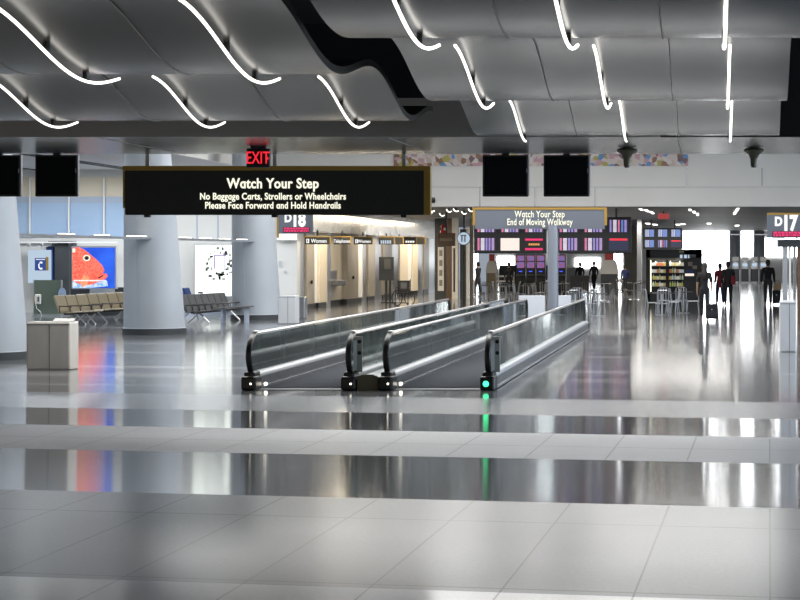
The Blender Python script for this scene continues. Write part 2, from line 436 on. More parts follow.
text('lettering', 'No B\u0251gg\u0251ge C\u0251rts, Strollers or Wheelch\u0251irs', .138, (X(274, y)-(x0+x1)/2, -.075, zz(196.8)), 'letter', t, bold=.003, sx=.80, futura=True)
text('lettering', 'Ple\u0251se F\u0251ce Forw\u0251rd \u0251nd Hold H\u0251ndr\u0251ils', .138, (X(274, y)-(x0+x1)/2, -.075, zz(205.8)), 'letter', t, bold=.003, sx=.80, futura=True)

# EXIT sign
y = 26.9; x = X(258.5, y)
t = thing('exit_sign', 'red lit EXIT sign hanging under the soffit above the black sign', 'sign', (x, y, 3.5))
box('bracket', 'black', -.10, .10, -.03, .03, -.03, 0, t)
box('housing', 'black', -.155, .155, -.04, .04, -.29, -.03, t, .01)
text('lettering', 'EXIT', .235, (0, -.045, -.165), 'red_led', t, bold=.0, sx=.66)
for s in (-1, 1):
    MB().prism([(s*.15, -.165), (s*.125, -.14), (s*.125, -.19)], -.05, -.041).build('arrow', 'red_led', t)

# ------------------------------------------------------------------ grey sign on its post
y = 54.4; x0, x1, zt, zb = X(473, y), X(607, y), Z(207.5, y), Z(229, y); xp = X(553, y)
t = thing('post_sign', 'grey sign reading End of Moving Walkway on a round post with gold edge', 'sign', (xp, y, 0))
a, c = x0-xp, x1-xp
box('panel', 'sign_grey', a+.06, c-.06, -.08, .08, zb, zt-.05, t)
g = MB(); g.box(a, c, -.09, .09, zt-.06, zt); g.box(a, a+.07, -.09, .09, zb+.1, zt-.06); g.box(c-.07, c, -.09, .09, zb+.1, zt-.06)
g.build('gold_frame', 'gold', t)
MB().lathe([(.145, 0), (.145, zb+.1)], n=24).build('post', 'post', t, True)
text('lettering', 'W\u0251tch Your Step', .255, ((x0+x1)/2-xp-.0, -.086, Z(214.5, y)), 'letter', t, bold=.004, sx=.70, futura=True)
text('lettering', 'End of Moving W\u0251lkw\u0251y', .255, ((x0+x1)/2-xp-.0, -.086, Z(222.3, y)), 'letter', t, bold=.004, sx=.66, futura=True)
yb = 56.5
for i, (p, q) in enumerate(((519, 545), (558.5, 571))):
    xa, xb = X(p, yb), X(q, yb)
    tt = thing('standing_barrier', ('wide' if i == 0 else 'narrow') + ' light grey barrier panel ' + ('left' if i == 0 else 'right') + ' of the sign post', 'barrier', ((xa+xb)/2, yb, 0))
    box('panel', 'grey_box', -(xb-xa)/2, (xb-xa)/2, -.06, .06, .04, Z(295.5, yb), tt, .01)
    box('plinth', 'black', -(xb-xa)/2+.03, (xb-xa)/2-.03, -.05, .05, 0, .04, tt)

# ------------------------------------------------------------------ gate signs D18, D17
def gate_sign(name, label, x0, x1, y, zt, zb, big, gold_left):
    t = thing(name, label, 'sign', ((x0+x1)/2, y, zb)); w = (x1-x0)/2; h = zt-zb
    box('panel', 'sign_grey', -w, w, -.06, .06, 0, h, t)
    g = MB(); g.box(-w, w, -.065, .065, h, h+.06)
    if gold_left: g.box(-w-.06, -w, -.065, .065, -.15, h+.06)
    g.build('gold_frame', 'gold', t)
    k = h/.68
    text('lettering', 'D', .36*k, (-.24*k, -.066, h*.70), 'letter_white', t, bold=.018, sx=.85)
    text('lettering', big, .60*k, (.09*k, -.066, h*.62), 'letter_white', t, bold=.032, sx=.74)
    led = box('led_strip', 'black', -w+.15, w-.1, -.068, -.06, .03, .20*k, t)
    r = random.Random(3); gl = MB()
    for row in (.05, .125):
        xx = -w+.18
        while xx < w-.16:
            L = r.uniform(.03, .12); gl.box(xx, min(xx+L, w-.13), -.073, -.068, row*k, (row+.062)*k); xx += L+.018
    gl.build('led_glyphs', 'pink_led', led)
    return t
y = 69; gate_sign('gate_sign', 'grey gate sign D18 with magenta message strip beside the pale column', X(279, y), X(313, y), y, Z(212, y), Z(233.5, y), '18', True)
y = 58; gs = gate_sign('gate_sign', 'grey gate sign D17 with magenta message strip at the right edge', X(767, y), X(806, y), y, Z(215, y), Z(238, y), '17', False)
for xx in (-.1, .3): box('bracket', 'steel_dark', xx-.02, xx+.02, -.02, .02, -.05, 0, gs)
# portal under D17
t = thing('gate_portal', 'steel gate portal with a dark canopy under the D17 sign', 'portal', (X(790, 58.3), 58.3, 0))
bx = X(790, 58.3)
box('canopy', 'dark_wall', X(778, 58.3)-bx, X(815, 58.3)-bx, -.1, .9, Z(247, 58.3), Z(239.5, 58.3), t)
gl = MB(); r = random.Random(5); xx = X(773, 58.3)-bx
while xx < X(783, 58.3)-bx: gl.box(xx, xx+.04, -.11, -.1, Z(240, 58.3), Z(236.5, 58.3)); xx += .055
gl.build('lettering', 'letter_white', t)
for p, q, m in ((783, 787.5, 'alu'), (789, 791, 'white'), (793.5, 796, 'steel'), (797.5, 803, 'brown')):
    box('jamb', m, X(p, 58.3)-bx, X(q, 58.3)-bx, 0, .3, 0, Z(247, 58.3), t)

# ------------------------------------------------------------------ moving walkways
YN, YF = 30.0, 54.0
def balustrade(root, x, lab_post=False, green=False, rail_y1=53.3):
    """part tree of one balustrade; local coords are relative to the root at (rx, YN, 0)"""
    rx = root.location.x; lx = x-rx
    b = MB()
    prof = [(-.10, .012), (-.10, .19), (.10, .19), (.10, .012)]
    dc = MB(); cp = [(-.10, .19), (-.095, .225), (-.075, .252), (-.045, .265), (.045, .265), (.075, .252), (.095, .225), (.10, .19)]
    dc.ring_loft([[(lx+p, .42, z) for p, z in cp], [(lx+p, YF-YN-.4, z) for p, z in cp]]); dc.build('deck_cap', 'alu_soft', root, True)
    b.ring_loft([[(lx+p, .42, z) for p, z in prof], [(lx+p, YF-YN-.4, z) for p, z in prof]])
    base = b.build('skirt', 'skirt', root, True)
    e = MB(); e.box(lx-.112, lx-.10, .45, YF-YN-.42, .012, .045); e.box(lx+.10, lx+.112, .45, YF-YN-.42, .012, .045); e.build('edge_strip', 'alu', base)
    # glass with a rounded front
    def outline(off):
        pts = []
        for i in range(13):
            a = PI/2 + PI*.72*i/12
            pts.append((.56 + (.50-off)*math.cos(a), .50 + (.33-off*.6)*math.sin(a)))
        return pts
    arc = outline(.03); Lg = rail_y1-YN
    farc = [(Lg-p[0]*.55, p[1]) for p in reversed(arc)]
    g = MB().prism_x(arc+[(.42, .25)]+[(Lg-.3, .25)]+farc, lx-.008, lx+.008); g.build('glass_panel', 'glass', root)
    # seams between panes
    sm = MB()
    yy = 2.6
    while yy < Lg-1: sm.box(lx-.010, lx+.010, yy, yy+.012, .26, .82); yy += 2.4
    sm.build('pane_seam', 'steel_dark', root)
    # handrail: black return at each end, straight run and cap pale to paint in the ceiling's sheen
    o = outline(0)
    run = MB().tube([(lx, .5, .845), (lx, Lg-.3, .845)], .024, 8, .042); hr = run.build('handrail', 'steel', root, True)
    ret = MB().tube([(lx, .56, .842)]+[(lx, p[0], p[1]+.01) for p in o[1:]]+[(lx, .28, .16)], .026, 8, .045); ret.build('handrail_return', 'rubber', hr, True)
    ret = MB().tube([(lx, Lg-.32, .842)]+[(lx, Lg-p[0]*.55, p[1]+.01) for p in o[1:]]+[(lx, Lg-.2, .16)], .026, 8, .045); ret.build('handrail_return', 'rubber', hr, True)
    cap = MB().tube([(lx, .44, .868), (lx, .62, .872)], .01, 6, .04); cap.build('rail_cap', 'alu', hr)
    # newel bases
    nb = MB().box(lx-.11, lx+.11, .02, .46, 0, .21, .03); nb.box(lx-.085, lx+.085, .1, .5, .18, .275, .03); n1 = nb.build('newel_base', 'rubber', root)
    MB().box(lx-.11, lx+.11, YF-YN-.46, YF-YN-.02, 0, .21, .03).build('newel_base', 'rubber', root)
    if green: MB().lathe([(.0, -.012), (.038, -.008), (.045, .0), (.045, .01)], n=14).build('status_light', 'green_led', n1)
    else: MB().lathe([(.0, -.006), (.013, -.004), (.015, .0)], n=10).build('status_light', 'white_led', n1)
    sl = n1.children[0]; sl.rotation_euler = (PI/2, 0, 0); sl.location = (lx+(-.02 if green else .04), .02, .10)
    sl.rotation_euler = (-PI/2, 0, 0)
    if lab_post:
        p = MB().box(lx+.03, lx+.16, .34, .37, .26, .80, .005); pp = p.build('newel_plate', 'olive_light', root)
        box('light_strip', 'white', lx+.03, lx+.075, .328, .34, .28, .74, pp)
        for z in (.72, .55):
            k = MB().lathe([(.026, 0), (.03, .012), (.0, .02)], n=12).build('knob', 'black', pp); k.rotation_euler = (PI/2, 0, 0); k.location = (lx+.12, .34, z)
    else:
        k = MB().lathe([(.0, -.012), (.022, -.008), (.028, .0)], n=12).build('skirt_light', 'white_led', base); k.rotation_euler = (-PI/2, 0, 0); k.location = (lx+.16, .5, .07)
def walkway(x0, x1, label):
    t = thing('moving_walkway', label, 'moving walkway', ((x0+x1)/2, YN, 0)); w = (x1-x0)/2
    p = MB().box(-w+.11, w-.11, .5, YF-YN-.3, 0, .02); p.build('pallet_belt', 'pallet', t)
    box('comb_plate', 'blue_grey_dark', -w+.11, w-.11, .12, .5, 0, .008, t)
    balustrade(t, x0, False, False)
    balustrade(t, x1, True, x1 > -4)
    return t
walkway(-6.92, -5.42, 'left moving walkway between glass balustrades with black newels')
walkway(-4.86, -3.33, 'right moving walkway between glass balustrades, green light on its newel')
t = thing('divider_panel', 'olive grey plate and deck filling the gap between both walkways', 'divider', (-5.14, YN, 0))
MB().prism([(-.16, 0), (.16, 0), (.16, .20), (.08, .235), (-.08, .235), (-.16, .20)], .1, .14).build('front_plate', 'olive', t)
box('deck', 'steel_dark', -.16, .16, .14, YF-YN-.2, .0, .19, t)

# ------------------------------------------------------------------ bollards
def bollard(label, px0, px1, py_top, py_base, cards=0, depth=.55, m='steel'):
    y = GY(py_base); x0, x1 = X(px0, y), X(px1, y); w = (x1-x0)/2; h = Z(py_top, y)
    t = thing('barrier_box', label, 'barrier', ((x0+x1)/2, y, 0), 0, 'steel boxes standing on the floor')
    MB().box(-w, w, 0, depth, .0, h, .03).build('body', m, t)
    gr = MB(); gr.box(-w+.01, w-.01, -.004, .004, h*.94, h*.95); gr.box(.02, .028, -.004, .004, .02, h*.94); gr.build('seam', 'black', t)
    for i in range(cards):
        k = thing('card', 'white paper card on the left steel box, %s of three' % ('left one', 'middle one', 'right one')[i], 'card', (X(53.2+i*7, y), y+.2, h), .1, 'paper cards on the steel box')
        MB().prism_x([(-.11, .004), (.12, .05), (.12, .056), (-.11, .01)], -.055, .055).build('sheet', 'white', k)
        box('foot', 'white', -.05, .05, .11, .116, 0, .05, k)
M['box_steel'] = noisy('satin_taupe_steel', (.62, .58, .53), (.70, .66, .61), 3, .3, .1, stretch=(1, 1, .3))
M['box_grey'] = noisy('satin_pale_steel', (.60, .62, .65), (.66, .68, .71), 3, .35, .1, stretch=(1, 1, .3))
bollard('taupe steel box with three white cards on top, far left', 26, 70, 322, 370, 3, .5, 'box_steel')
bollard('pale steel box in front of the white doorway beside the column', 278, 296, 295.5, 324, 0, .5, 'box_grey')
bollard('steel box half hidden behind the pale box by the restroom front', 298, 305, 297, 319, 0, .4, 'steel')
bollard('pale grey steel box at the right edge under the D17 sign', 780, 796.5, 301, 352, 0, .5, 'box_grey')

# ------------------------------------------------------------------ columns and light shelf
def col(px, py):
    yb = GY(py)+.77; x = X(px, yb)
    prof = [(.79, 0, 0), (.79, .16, 0), (.765, .17, 0), (.655, 3.05, -.11), (.56, 5.0, -.19), (.48, 6.8, -.27)]
    o = MB().lathe(prof, (x, yb, 0), 48).build('column', 'column', None, True); struct(o)
    box_ = MB().lathe([(.80, 0), (.80, .15)], (x, yb, 0), 48).build('column_base', 'dark_wall', o, True)
    # one upright panel joint
    j = MB(); rings = []
    for r, z, dx in prof[2:]:
        a = -PI/2 - .25; px_, py_ = x+dx+(r+.002)*math.cos(a), yb+(r+.002)*math.sin(a)
        rings.append([(px_-.006, py_-.004, z), (px_+.006, py_-.004, z), (px_+.006, py_+.02, z), (px_-.006, py_+.02, z)])
    j.ring_loft(rings).build('column_joint', 'blue_grey', o)
    return x, yb
cols = [col(-13, 361), col(154.5, 335), col(256.5, 320)]
xs = cols[1][0]-.05
for k, (ya, yb_) in enumerate(((30, cols[1][1]-.55), (cols[1][1]+.55, cols[2][1]-.55))):
    m = MB().prism([(xs-.16, 2.42), (xs+.14, 2.42), (xs+.18, 2.47), (xs-.16, 2.47)], ya, yb_)
    struct(m.build('trim_%d' % (30+k), 'alu'))
    yy = yb_-1.2; n = 0
    while yy > (43 if k == 0 else 50):
        tt = thing('shelf_light', 'small white lamp on the light shelf, %s' % (('left of the first full column', 'between the two full columns')[k]), 'light', (xs, yy, 2.47), 0, 'lamps on the light shelf ' + ('left', 'middle')[k])
        box('housing', 'alu', -.09, .13, -.35, .35, 0, .02, tt)
        box('diffuser', 'white_led', -.07, .11, -.32, .32, .02, .035, tt)
        yy -= 2.6 if k == 0 else 2.2; n += 1

# ------------------------------------------------------------------ gate lounge at left (back wall at Y = 70)
YW = 70.0
struct(box('wall_back', 'white_wall', -34, -14.95, YW, YW+.3, 0, 5.0))
struct(box('trim_40', 'blue_grey', -27, X(125, YW), YW-.06, YW, Z(203, YW), Z(197, YW)))
for i, (a, c) in enumerate(((-20, 31), (31.6, 70), (70.6, 105), (105.6, 126))):
    w_ = box('window_%d' % (i+1), 'blue_panel', X(a, YW), X(c, YW), YW-.05, YW, Z(237, YW), Z(203, YW)); struct(w_)
for i, px in enumerate((31, 70, 105)):
    struct(box('trim_%d' % (41+i), 'white', X(px, YW)-.025, X(px, YW)+.025, YW-.14, YW-.08, Z(237, YW), Z(178, YW)))
struct(box('trim_45', 'cream', -27, -19.8, YW-.03, YW, Z(196, YW), Z(177, YW)))  # cream sheet paints in the patch of wall where light falls
for i, x in enumerate((-20.3, -19.9, -23.6)):
    struct(box('trim_%d' % (46+i), 'black', x, x+(.16 if i != 1 else .06), 45, YW-.05, 4.97, 5.0))
for i, px in enumerate((197, 218, 240)):
    struct(box('trim_%d' % (50+i), 'blue_grey', X(px, YW)-.02, X(px, YW)+.02, YW-.02, YW, Z(238, YW), Z(200, YW)))
struct(box('trim_54', 'blue_grey', X(172, YW), X(280, YW), YW-.04, YW, 0, .25))
# low dark shop wall
y = 69.6
struct(box('wall_shop', 'dark_wall', X(48, y), X(73, y), y, YW, 0, Z(241, y)))
struct(box('trim_55', 'blue_vinyl', X(47, y), X(54, y), y-.1, y, .6, Z(247, y)))
struct(box('trim_56', 'dark_wall', X(58, y), X(72, y), y-.35, y, 0.2, Z(242, y)))
struct(box('trim_57', 'white', X(-10, y), X(122, y), y-.5, y-.3, Z(243, y), Z(241.8, y)))
for i, (a, c) in enumerate(((20, 31), (33, 44), (46, 53))):
    tt = thing('display_case', 'small white light box over the telephone sign, %s of three' % ('left one', 'middle one', 'right one')[i], 'light box', (X((a+c)/2, y), y-.36, Z(246.5, y)), 0, 'light boxes over the telephone sign')
    w = (X(c, y)-X(a, y))/2
    MB().prism([(-w, 0), (w, 0), (w*.9, .11), (-w*.6, .11)], 0, .25).build('body', 'white', tt); box('front', 'grey_box', -w*.7, w*.7, -.01, 0, .02, .07, tt)
# telephone sign
y = 69.4; t = thing('telephone_sign', 'white backlit panel with a dark blue telephone handset square', 'sign', (X(40.5, y), y, Z(283, y)))
bx, bz = X(40.5, y), Z(283, y)
M['pale_lit'] = emissive('pale_blue_lit_panel', (.62, .78, .95), .75)
box('panel', 'pale_lit', X(28, y)-bx, X(50.5, y)-bx, 0, .1, .0, Z(250, y)-bz, t)
box('square', 'blue_vinyl', X(35, y)-bx, X(46, y)-bx, -.02, 0, Z(270.5, y)-bz, Z(258, y)-bz, t)
box('gold_edge', 'gold', X(46, y)-bx, X(48.5, y)-bx, -.02, 0, Z(270.5, y)-bz, Z(257, y)-bz, t)
hx, hz = X(40.5, y)-bx, Z(265.6, y)-bz
MB().tube([(hx+.07, -.03, hz+.10), (hx+.0, -.03, hz+.11), (hx-.045, -.03, hz+.05), (hx-.045, -.03, hz-.05), (hx+.0, -.03, hz-.11), (hx+.07, -.03, hz-.10)], [.032, .028, .02, .02, .028, .032], 8).build('handset_icon', 'letter_white', t)
gl = MB()
for i in range(8): gl.box(hx-.15+i*.04, hx-.125+i*.04, -.03, -.02, Z(259.9, y)-bz, Z(259, y)-bz)
gl.build('lettering', 'letter_white', t)
# booth screen with payphone
y = 66.5; t = thing('booth_screen', 'grey green screen panel behind the white wall telephone', 'partition', (X(48, y), y, 0)); bx = X(48, y)
box('panel', 'green_glass', X(33.5, y)-bx, X(62, y)-bx, 0, .06, .05, Z(280, y), t)
box('sill', 'alu', X(33.5, y)-bx, X(72, y)-bx, -.15, .1, .0, .05, t)
for px in (34, 61.5): box('edge', 'alu', X(px, y)-bx-.015, X(px, y)-bx+.015, -.02, .08, .05, Z(280, y), t)
t = thing('payphone', 'white wall telephone with a hanging cord on the grey green screen', 'telephone', (X(40, y), y-.13, Z(308, y)))
box('body', 'white', -.09, .09, -.12, 0, .14, .46, t, .02); box('keypad', 'grey_vinyl', -.0, .06, -.13, -.12, .22, .38, t)
MB().tube([(-.06, -.15, .18), (-.075, -.17, .3), (-.06, -.15, .42)], .025, 8).build('handset', 'cream', t, True)
MB().tube([(-.06, -.13, .16), (-.03, -.12, .0), (.1, -.12, -.12), (.14, -.1, -.3)], .012, 6).build('cord', 'white', t)
t = thing('wall_disc', 'small blue round disc on the dark pillar beside the fish poster', 'sign', (X(62.5, 66.2), 66.2, Z(294, 66.2)))
k = MB().lathe([(.13, 0), (.16, .02), (.16, .05)], n=18).build('disc', 'blue_panel', t); k.rotation_euler = (PI/2, 0, 0); k.scale = (.8, 1.3, 1)
k = MB().lathe([(.08, .05), (.07, .06)], n=14).build('rim', 'blue_grey', t); k.rotation_euler = (PI/2, 0, 0)
# fish poster
M['fish'] = noisy('red_fish_skin', (.62, .05, .03), (.85, .17, .11), 22, .5)
def lit(mname, s):
    nt = M[mname].node_tree; b = nt.nodes['Principled BSDF']; src = [l.from_socket for l in nt.links if l.to_socket == b.inputs['Base Color']]
    if src: nt.links.new(src[0], b.inputs['Emission Color'])
    else: b.inputs['Emission Color'].default_value = b.inputs['Base Color'].default_value
    b.inputs['Emission Strength'].default_value = s
lit('fish', 1.0)
M['deep_blue'] = noisy('deep_blue_water', (.008, .05, .42), (.02, .10, .58), 1.2, .4); lit('deep_blue', 1.0)
M['orange_fin'] = noisy('orange_fin', (.75, .16, .06), (.85, .28, .14), 20, .5); lit('orange_fin', 1.0)
M['sea_pale'] = noisy('pale_coral_seabed', (.15, .35, .6), (.6, .65, .7), 9, .4); lit('sea_pale', .9)
y = 66.0; cx_, bz = X(93.5, y), Z(289, y)
t = thing('fish_poster', 'backlit poster of a red fish head on deep blue water', 'poster', (cx_, y, bz))
def P(px, py): return (X(px, y)-cx_, Z(py, y)-bz)
box('frame', 'alu', X(71.5, y)-cx_, X(116, y)-cx_, 0, .2, 0, Z(246, y)-bz, t)
box('water', 'deep_blue', X(72.5, y)-cx_, X(115, y)-cx_, -.01, 0, .03, Z(247, y)-bz-.02, t)
MB().prism([P(72.6, 248), P(79, 247.2), P(85, 250), P(91, 255), P(97, 260), P(102, 265), P(104.5, 270), P(103, 274), P(106.5, 273.5), P(108, 276), P(105.5, 279), P(99, 281.5), P(94, 284), P(88, 285), P(80, 284), P(72.6, 281)], -.03, -.01).build('fish', 'fish', t)
MB().prism([P(72.6, 281), P(80, 283), P(90, 283.5), P(99, 282), P(107, 280.5), P(108, 286), P(90, 288), P(72.6, 288)], -.02, -.01).build('seabed', 'sea_pale', t)
ex, ez = P(87, 258)
for r_, m, d in ((.105, 'letter', .034), (.07, 'tan_bag', .037), (.045, 'black', .04)):
    MB().prism([(ex+r_*1.15*math.cos(2*PI*i/16), ez+r_*math.sin(2*PI*i/16)) for i in range(16)], -d, -.03).build('eye', m, t)
MB().prism([P(98, 277.5), P(103, 275), P(104, 275.6), P(99, 278.6)], -.035, -.03).build('mouth', 'black', t)
MB().prism([P(84, 275), P(90, 277), P(88, 284), P(83, 287), P(80, 282)], -.034, -.03).build('fin', 'orange_fin', t)
box('corner_badge', 'letter', *[v for v in (P(72.8, 0)[0], P(75.5, 0)[0])], -.036, -.03, P(0, 252.5)[1], P(0, 248.5)[1], t)
gl = MB(); r = random.Random(2); px = 74
while px < 106:
    w = r.uniform(.5, 1.4); gl.box(P(px, 0)[0], P(px+w, 0)[0], -.042, -.036, P(0, 281.3)[1], P(0, 279.9)[1]); px += w+.35
gl.build('caption', 'letter_white', t)
# case under the poster
t = thing('counter', 'low counter with a grey screen under the fish poster', 'counter', (X(97, 66.5), 66.5, 0)); bx = X(97, 66.5)
box('body', 'dark_wall', X(70, 66.5)-bx, X(124, 66.5)-bx, .1, .5, 0, Z(287.5, 66.5), t)
box('front_screen', 'grey_box', X(90, 66.5)-bx, X(115, 66.5)-bx, -.04, 0, Z(297, 66.5), Z(289, 66.5), t)
# map light box
y = 69.4; t = thing('light_box', 'bright white advertising light box above the dark grey seats', 'poster', (X(213.5, y), y, Z(296, y))); bx, bz = X(213.5, y), Z(296, y)
M['lightbox'] = emissive('white_lightbox', (.93, 1, .93), 2.0)
box('frame', 'alu', X(194, y)-bx, X(236, y)-bx, .02, .2, -.03, Z(244, y)-bz, t)
box('panel', 'lightbox', X(195, y)-bx, X(235, y)-bx, 0, .02, 0, Z(245, y)-bz, t)
r = random.Random(11); CM = [mat('collage_ink', c, .6) for c in ((.25, .27, .25), (.08, .09, .09), (.4, .43, .36))]
for i in range(46):
    a = r.uniform(0, 2*PI); d = r.uniform(.62, 1.1)
    px, py = 219+13*d*math.cos(a), 264+15*d*math.sin(a)
    if px > 233 or py < 247: continue
    w, hh = r.uniform(.7, 1.8), r.uniform(.7, 1.8)
    box('picture', CM[i % 3], X(px-w, y)-bx, X(px+w, y)-bx, -.012, 0, Z(py+hh, y)-bz, Z(py-hh, y)-bz, t)
pu = MB()
for a, c, q, s in ((214, 215, 256, 269), (224.5, 225.5, 256, 269), (214, 225.5, 255, 256)): pu.box(X(a, y)-bx, X(c, y)-bx, -.014, 0, Z(s, y)-bz, Z(q, y)-bz)
for k in range(5): pu.box(X(216, y)-bx, X(223.5, y)-bx, -.014, 0, Z(259+k*2.2, y)-bz, Z(258.5+k*2.2, y)-bz)
pu.build('purple_frame', mat('purple_ink', (.16, .05, .32), .5), t)
box('caption', 'black', X(198, y)-bx, X(203, y)-bx, -.012, 0, Z(293.5, y)-bz, Z(291.8, y)-bz, t)

# gate seating
def bench(label, loc, rz, n, m, group):
    t = thing('beam_seating', label, 'seats', loc, rz, group); W = .58; L = n*W
    box('beam', 'black', 0, L, -.04, .04, .34, .40, t)
    for i in range(n):
        a, c = i*W+.03, (i+1)*W-.03
        MB().prism_x([(-.28, .43), (-.26, .40), (.22, .37), (.24, .41), (.0, .425), (-.24, .46)], a, c).build('seat', m, t)
        MB().prism_x([(.20, .44), (.25, .42), (.43, .93), (.40, .97), (.37, .95)], a, c).build('backrest', m, t)
    for i in range(n+1):
        MB().tube([(i*W, .18, .40), (i*W, .2, .62), (i*W, -.2, .62), (i*W, -.22, .58)], .018, 6).build('armrest', 'black', t)
    for k in (.6, L-.6):
        MB().tube([(k, 0, .36), (k, -.34, .03), (k, -.34, 0)], .025, 6).build('leg', 'alu', t)
        MB().tube([(k, 0, .36), (k, .34, .03), (k, .34, 0)], .025, 6).build('leg', 'alu', t)
    return t
# a row runs along local +X, facing local -Y
for lab, px, yy, rz, n_, m_ in (('short row of three tan gate seats beside the blue disc', 65, 57.5, 75, 3, 'tan'), ('row of five tan gate seats under the fish poster', 87, 59.5, 75, 5, 'tan'),
                            ('tan gate seats reaching behind the first full column', 115, 62.2, 75, 2, 'tan'), ('row of dark grey gate seats below the white light box', 192, 58.5, 84, 7, 'grey_vinyl'),
                            ('row of blue gate seats mostly hidden behind the column', 181, 62.5, 84, 3, 'blue_vinyl')):
    b_ = bench(lab, (X(px, yy), yy, 0), math.radians(rz), n_, m_, 'gate seating'); b_.scale = (.93, .93, .88) if m_ != 'blue_vinyl' else (1, 1, 1)
t = thing('side_table', 'low grey side table at the end of the dark grey seats', 'table', (X(240, 59.6), 59.6, 0))
MB().prism([(-.7, .42), (.35, .46), (.35, .50), (-.7, .46)], -.3, .3).build('tabletop', 'grey_vinyl', t)
for xx in (-.5, .2): box('leg', 'blue_grey', xx-.03, xx+.03, -.2, .2, 0, .44, t)

# ------------------------------------------------------------------ restroom front (along Y at X = -14.7)
XR = -14.7
def YR(px): return -XR*F/(CX-px)
t = struct(box('wall_restroom', 'steel_dark', XR-.25, XR-.2, 70.3, 112, 0, 3.76))
M['canopy'] = noisy('crumpled_bright_metal', (.40, .39, .37), (.75, .73, .68), 1.3, .22, .9, bump=.5, stretch=(1, 1.6, 3))
struct(box('trim_60', 'canopy', XR-.2, XR+.25, 70.3, 112, 2.86, 3.76))
struct(box('trim_61', 'white', X(277, 69.4), X(297, 69.4), 69.4, 69.9, 0, Z(241, 69.4)))
tt = thing('door_lamp', 'bright white lit lamp panel above the white doorway', 'light', (X(287, 69.2), 69.2, Z(240.5, 69.2)))
box('housing', 'alu', -.36, .36, 0, .2, 0, .25, tt); box('diffuser', emissive('door_lamp_glow', (1, 1, .97), 1.6), -.34, .34, -.02, 0, .02, .23, tt)
tt = thing('wall_switch', 'small switch plates on the white doorway wall', 'switch', (X(280, 69.38), 69.38, Z(268, 69.38)))
box('plate', 'grey_box', -.03, .05, -.02, 0, .05, .25, tt); box('plate', 'grey_box', .15, .22, -.02, 0, -.18, -.08, tt)
panels = [(297, 305, 'steel'), (305, 313, 'taupe'), (313, 318, 'white'), (318, 326, 'cream'), (326, 331, 'steel'), (331, 346, 'niche'), (346, 357, 'taupe'),
          (357, 363, 'white'), (363, 367, 'steel'), (367, 374, 'taupe'), (374, 382, 'steel'), (382, 391, 'taupe'), (391, 399, 'steel'), (399, 407, 'cream'), (407, 412, 'white'),
          (412, 417, 'cream'), (417, 423, 'steel'), (423, 428, 'taupe'), (428, 434, 'steel')]
pobj = {}; n = 62
for a, c, m in panels:
    ya, yb_ = YR(a), YR(c)
    off = {'steel': .0, 'taupe': .06, 'white': -.02, 'cream': .05, 'niche': -.15}[m]
    mm = 'cream' if m == 'niche' else m
    pobj[a] = struct(box('trim_%d' % n, mm, XR-.2, XR+off, ya, yb_-.02, .22, 2.86)); n += 1
    if m != 'steel': struct(box('trim_%d' % n, 'black', XR-.2, XR+off-.03, ya, yb_-.02, 0, .22)); n += 1
    else: struct(box('trim_%d' % n, 'steel', XR-.2, XR+off-.01, ya, yb_-.02, 0, .22)); n += 1
for a, px, py in ((305, 309, 282), (346, 351, 277.5)):
    b_ = MB().lathe([(.05, 0), (.07, .03), (.07, .07), (.0, .09)], n=14).build('door_knob', 'black', pobj[a], True); b_.rotation_euler = (0, PI/2, 0); b_.location = (XR+.06, YR(px), Z(py, YR(px)))
# drinking fountain
yq = YR(337); t = thing('drinking_fountain', 'dark drinking fountain in the cream niche between restroom panels', 'fountain', (XR-.15, yq, .8))
box('basin', 'grey_vinyl', 0, .38, -.9, .7, 0, .22, t, .03); box('spout', 'alu', .2, .26, -.05, .05, .22, .30, t); box('back_plate', 'steel', 0, .02, -.9, .7, .22, .6, t)
# blade signs above
names = [('\u25a1 Women', 305, 330, 'first restroom blade sign reading Women'), ('Telephones', 334, 350.5, 'blade sign reading Telephones'),
         ('Women', 354, 372, 'second restroom blade sign reading Women, beyond the Telephones sign'), (None, 379, 394, 'blade sign with small pale blue writing'), ('', 395.5, 403, 'narrow blank black blade sign before the far lettered one'),
         (None, 404, 416, 'far blade sign with small white lettering'), ('', 417, 425, 'last narrow black blade sign near the brown sign')]
for i, (s, a, c, lab) in enumerate(names):
    yq = 72 + i*4.2; w = X(c, yq)-X(a, yq); zt, zb = Z(237.2, yq), Z(244.4, yq)
    t = thing('blade_sign', lab, 'sign', (X(a, yq)+w/2, yq, zb), 0, 'black blade signs over the restroom front')
    box('panel', 'sign_black', -w/2, w/2, -.05, .05, 0, zt-zb, t)
    g = MB(); g.box(-w/2, w/2, -.055, .055, zt-zb, zt-zb+.03); g.box(w/2, w/2+.03, -.055, .055, 0, zt-zb+.03); g.build('gold_frame', 'gold', t)
    box('bracket', 'black', -.03, .03, -.02, .02, zt-zb+.05, max(2.93, zt+.06)-zb, t)
    if s:
        text('lettering', s.replace('\u25a1 ', ''), .2 if i == 0 else .185, (.06 if i != 1 else 0, -.056, .12), 'letter_white', t, bold=.002, sx=.85 if i != 1 else .72)
        if i != 1:
            q = -w/2+.06; box('icon', 'letter_white', q, q+.1, -.056, -.05, .05, .2, t); box('icon', 'sign_black', q+.035, q+.065, -.06, -.056, .07, .18, t)
    elif s is None:
        gl = MB(); r = random.Random(i); xx = -w/2+.08
        while xx < w/2-.1:
            L = r.uniform(.04, .09); gl.box(xx, xx+L, -.056, -.05, .08 if i == 5 else .03, .17); xx += L+.03
        gl.build('lettering', 'pale_lit' if i == 3 else 'letter_white', t)
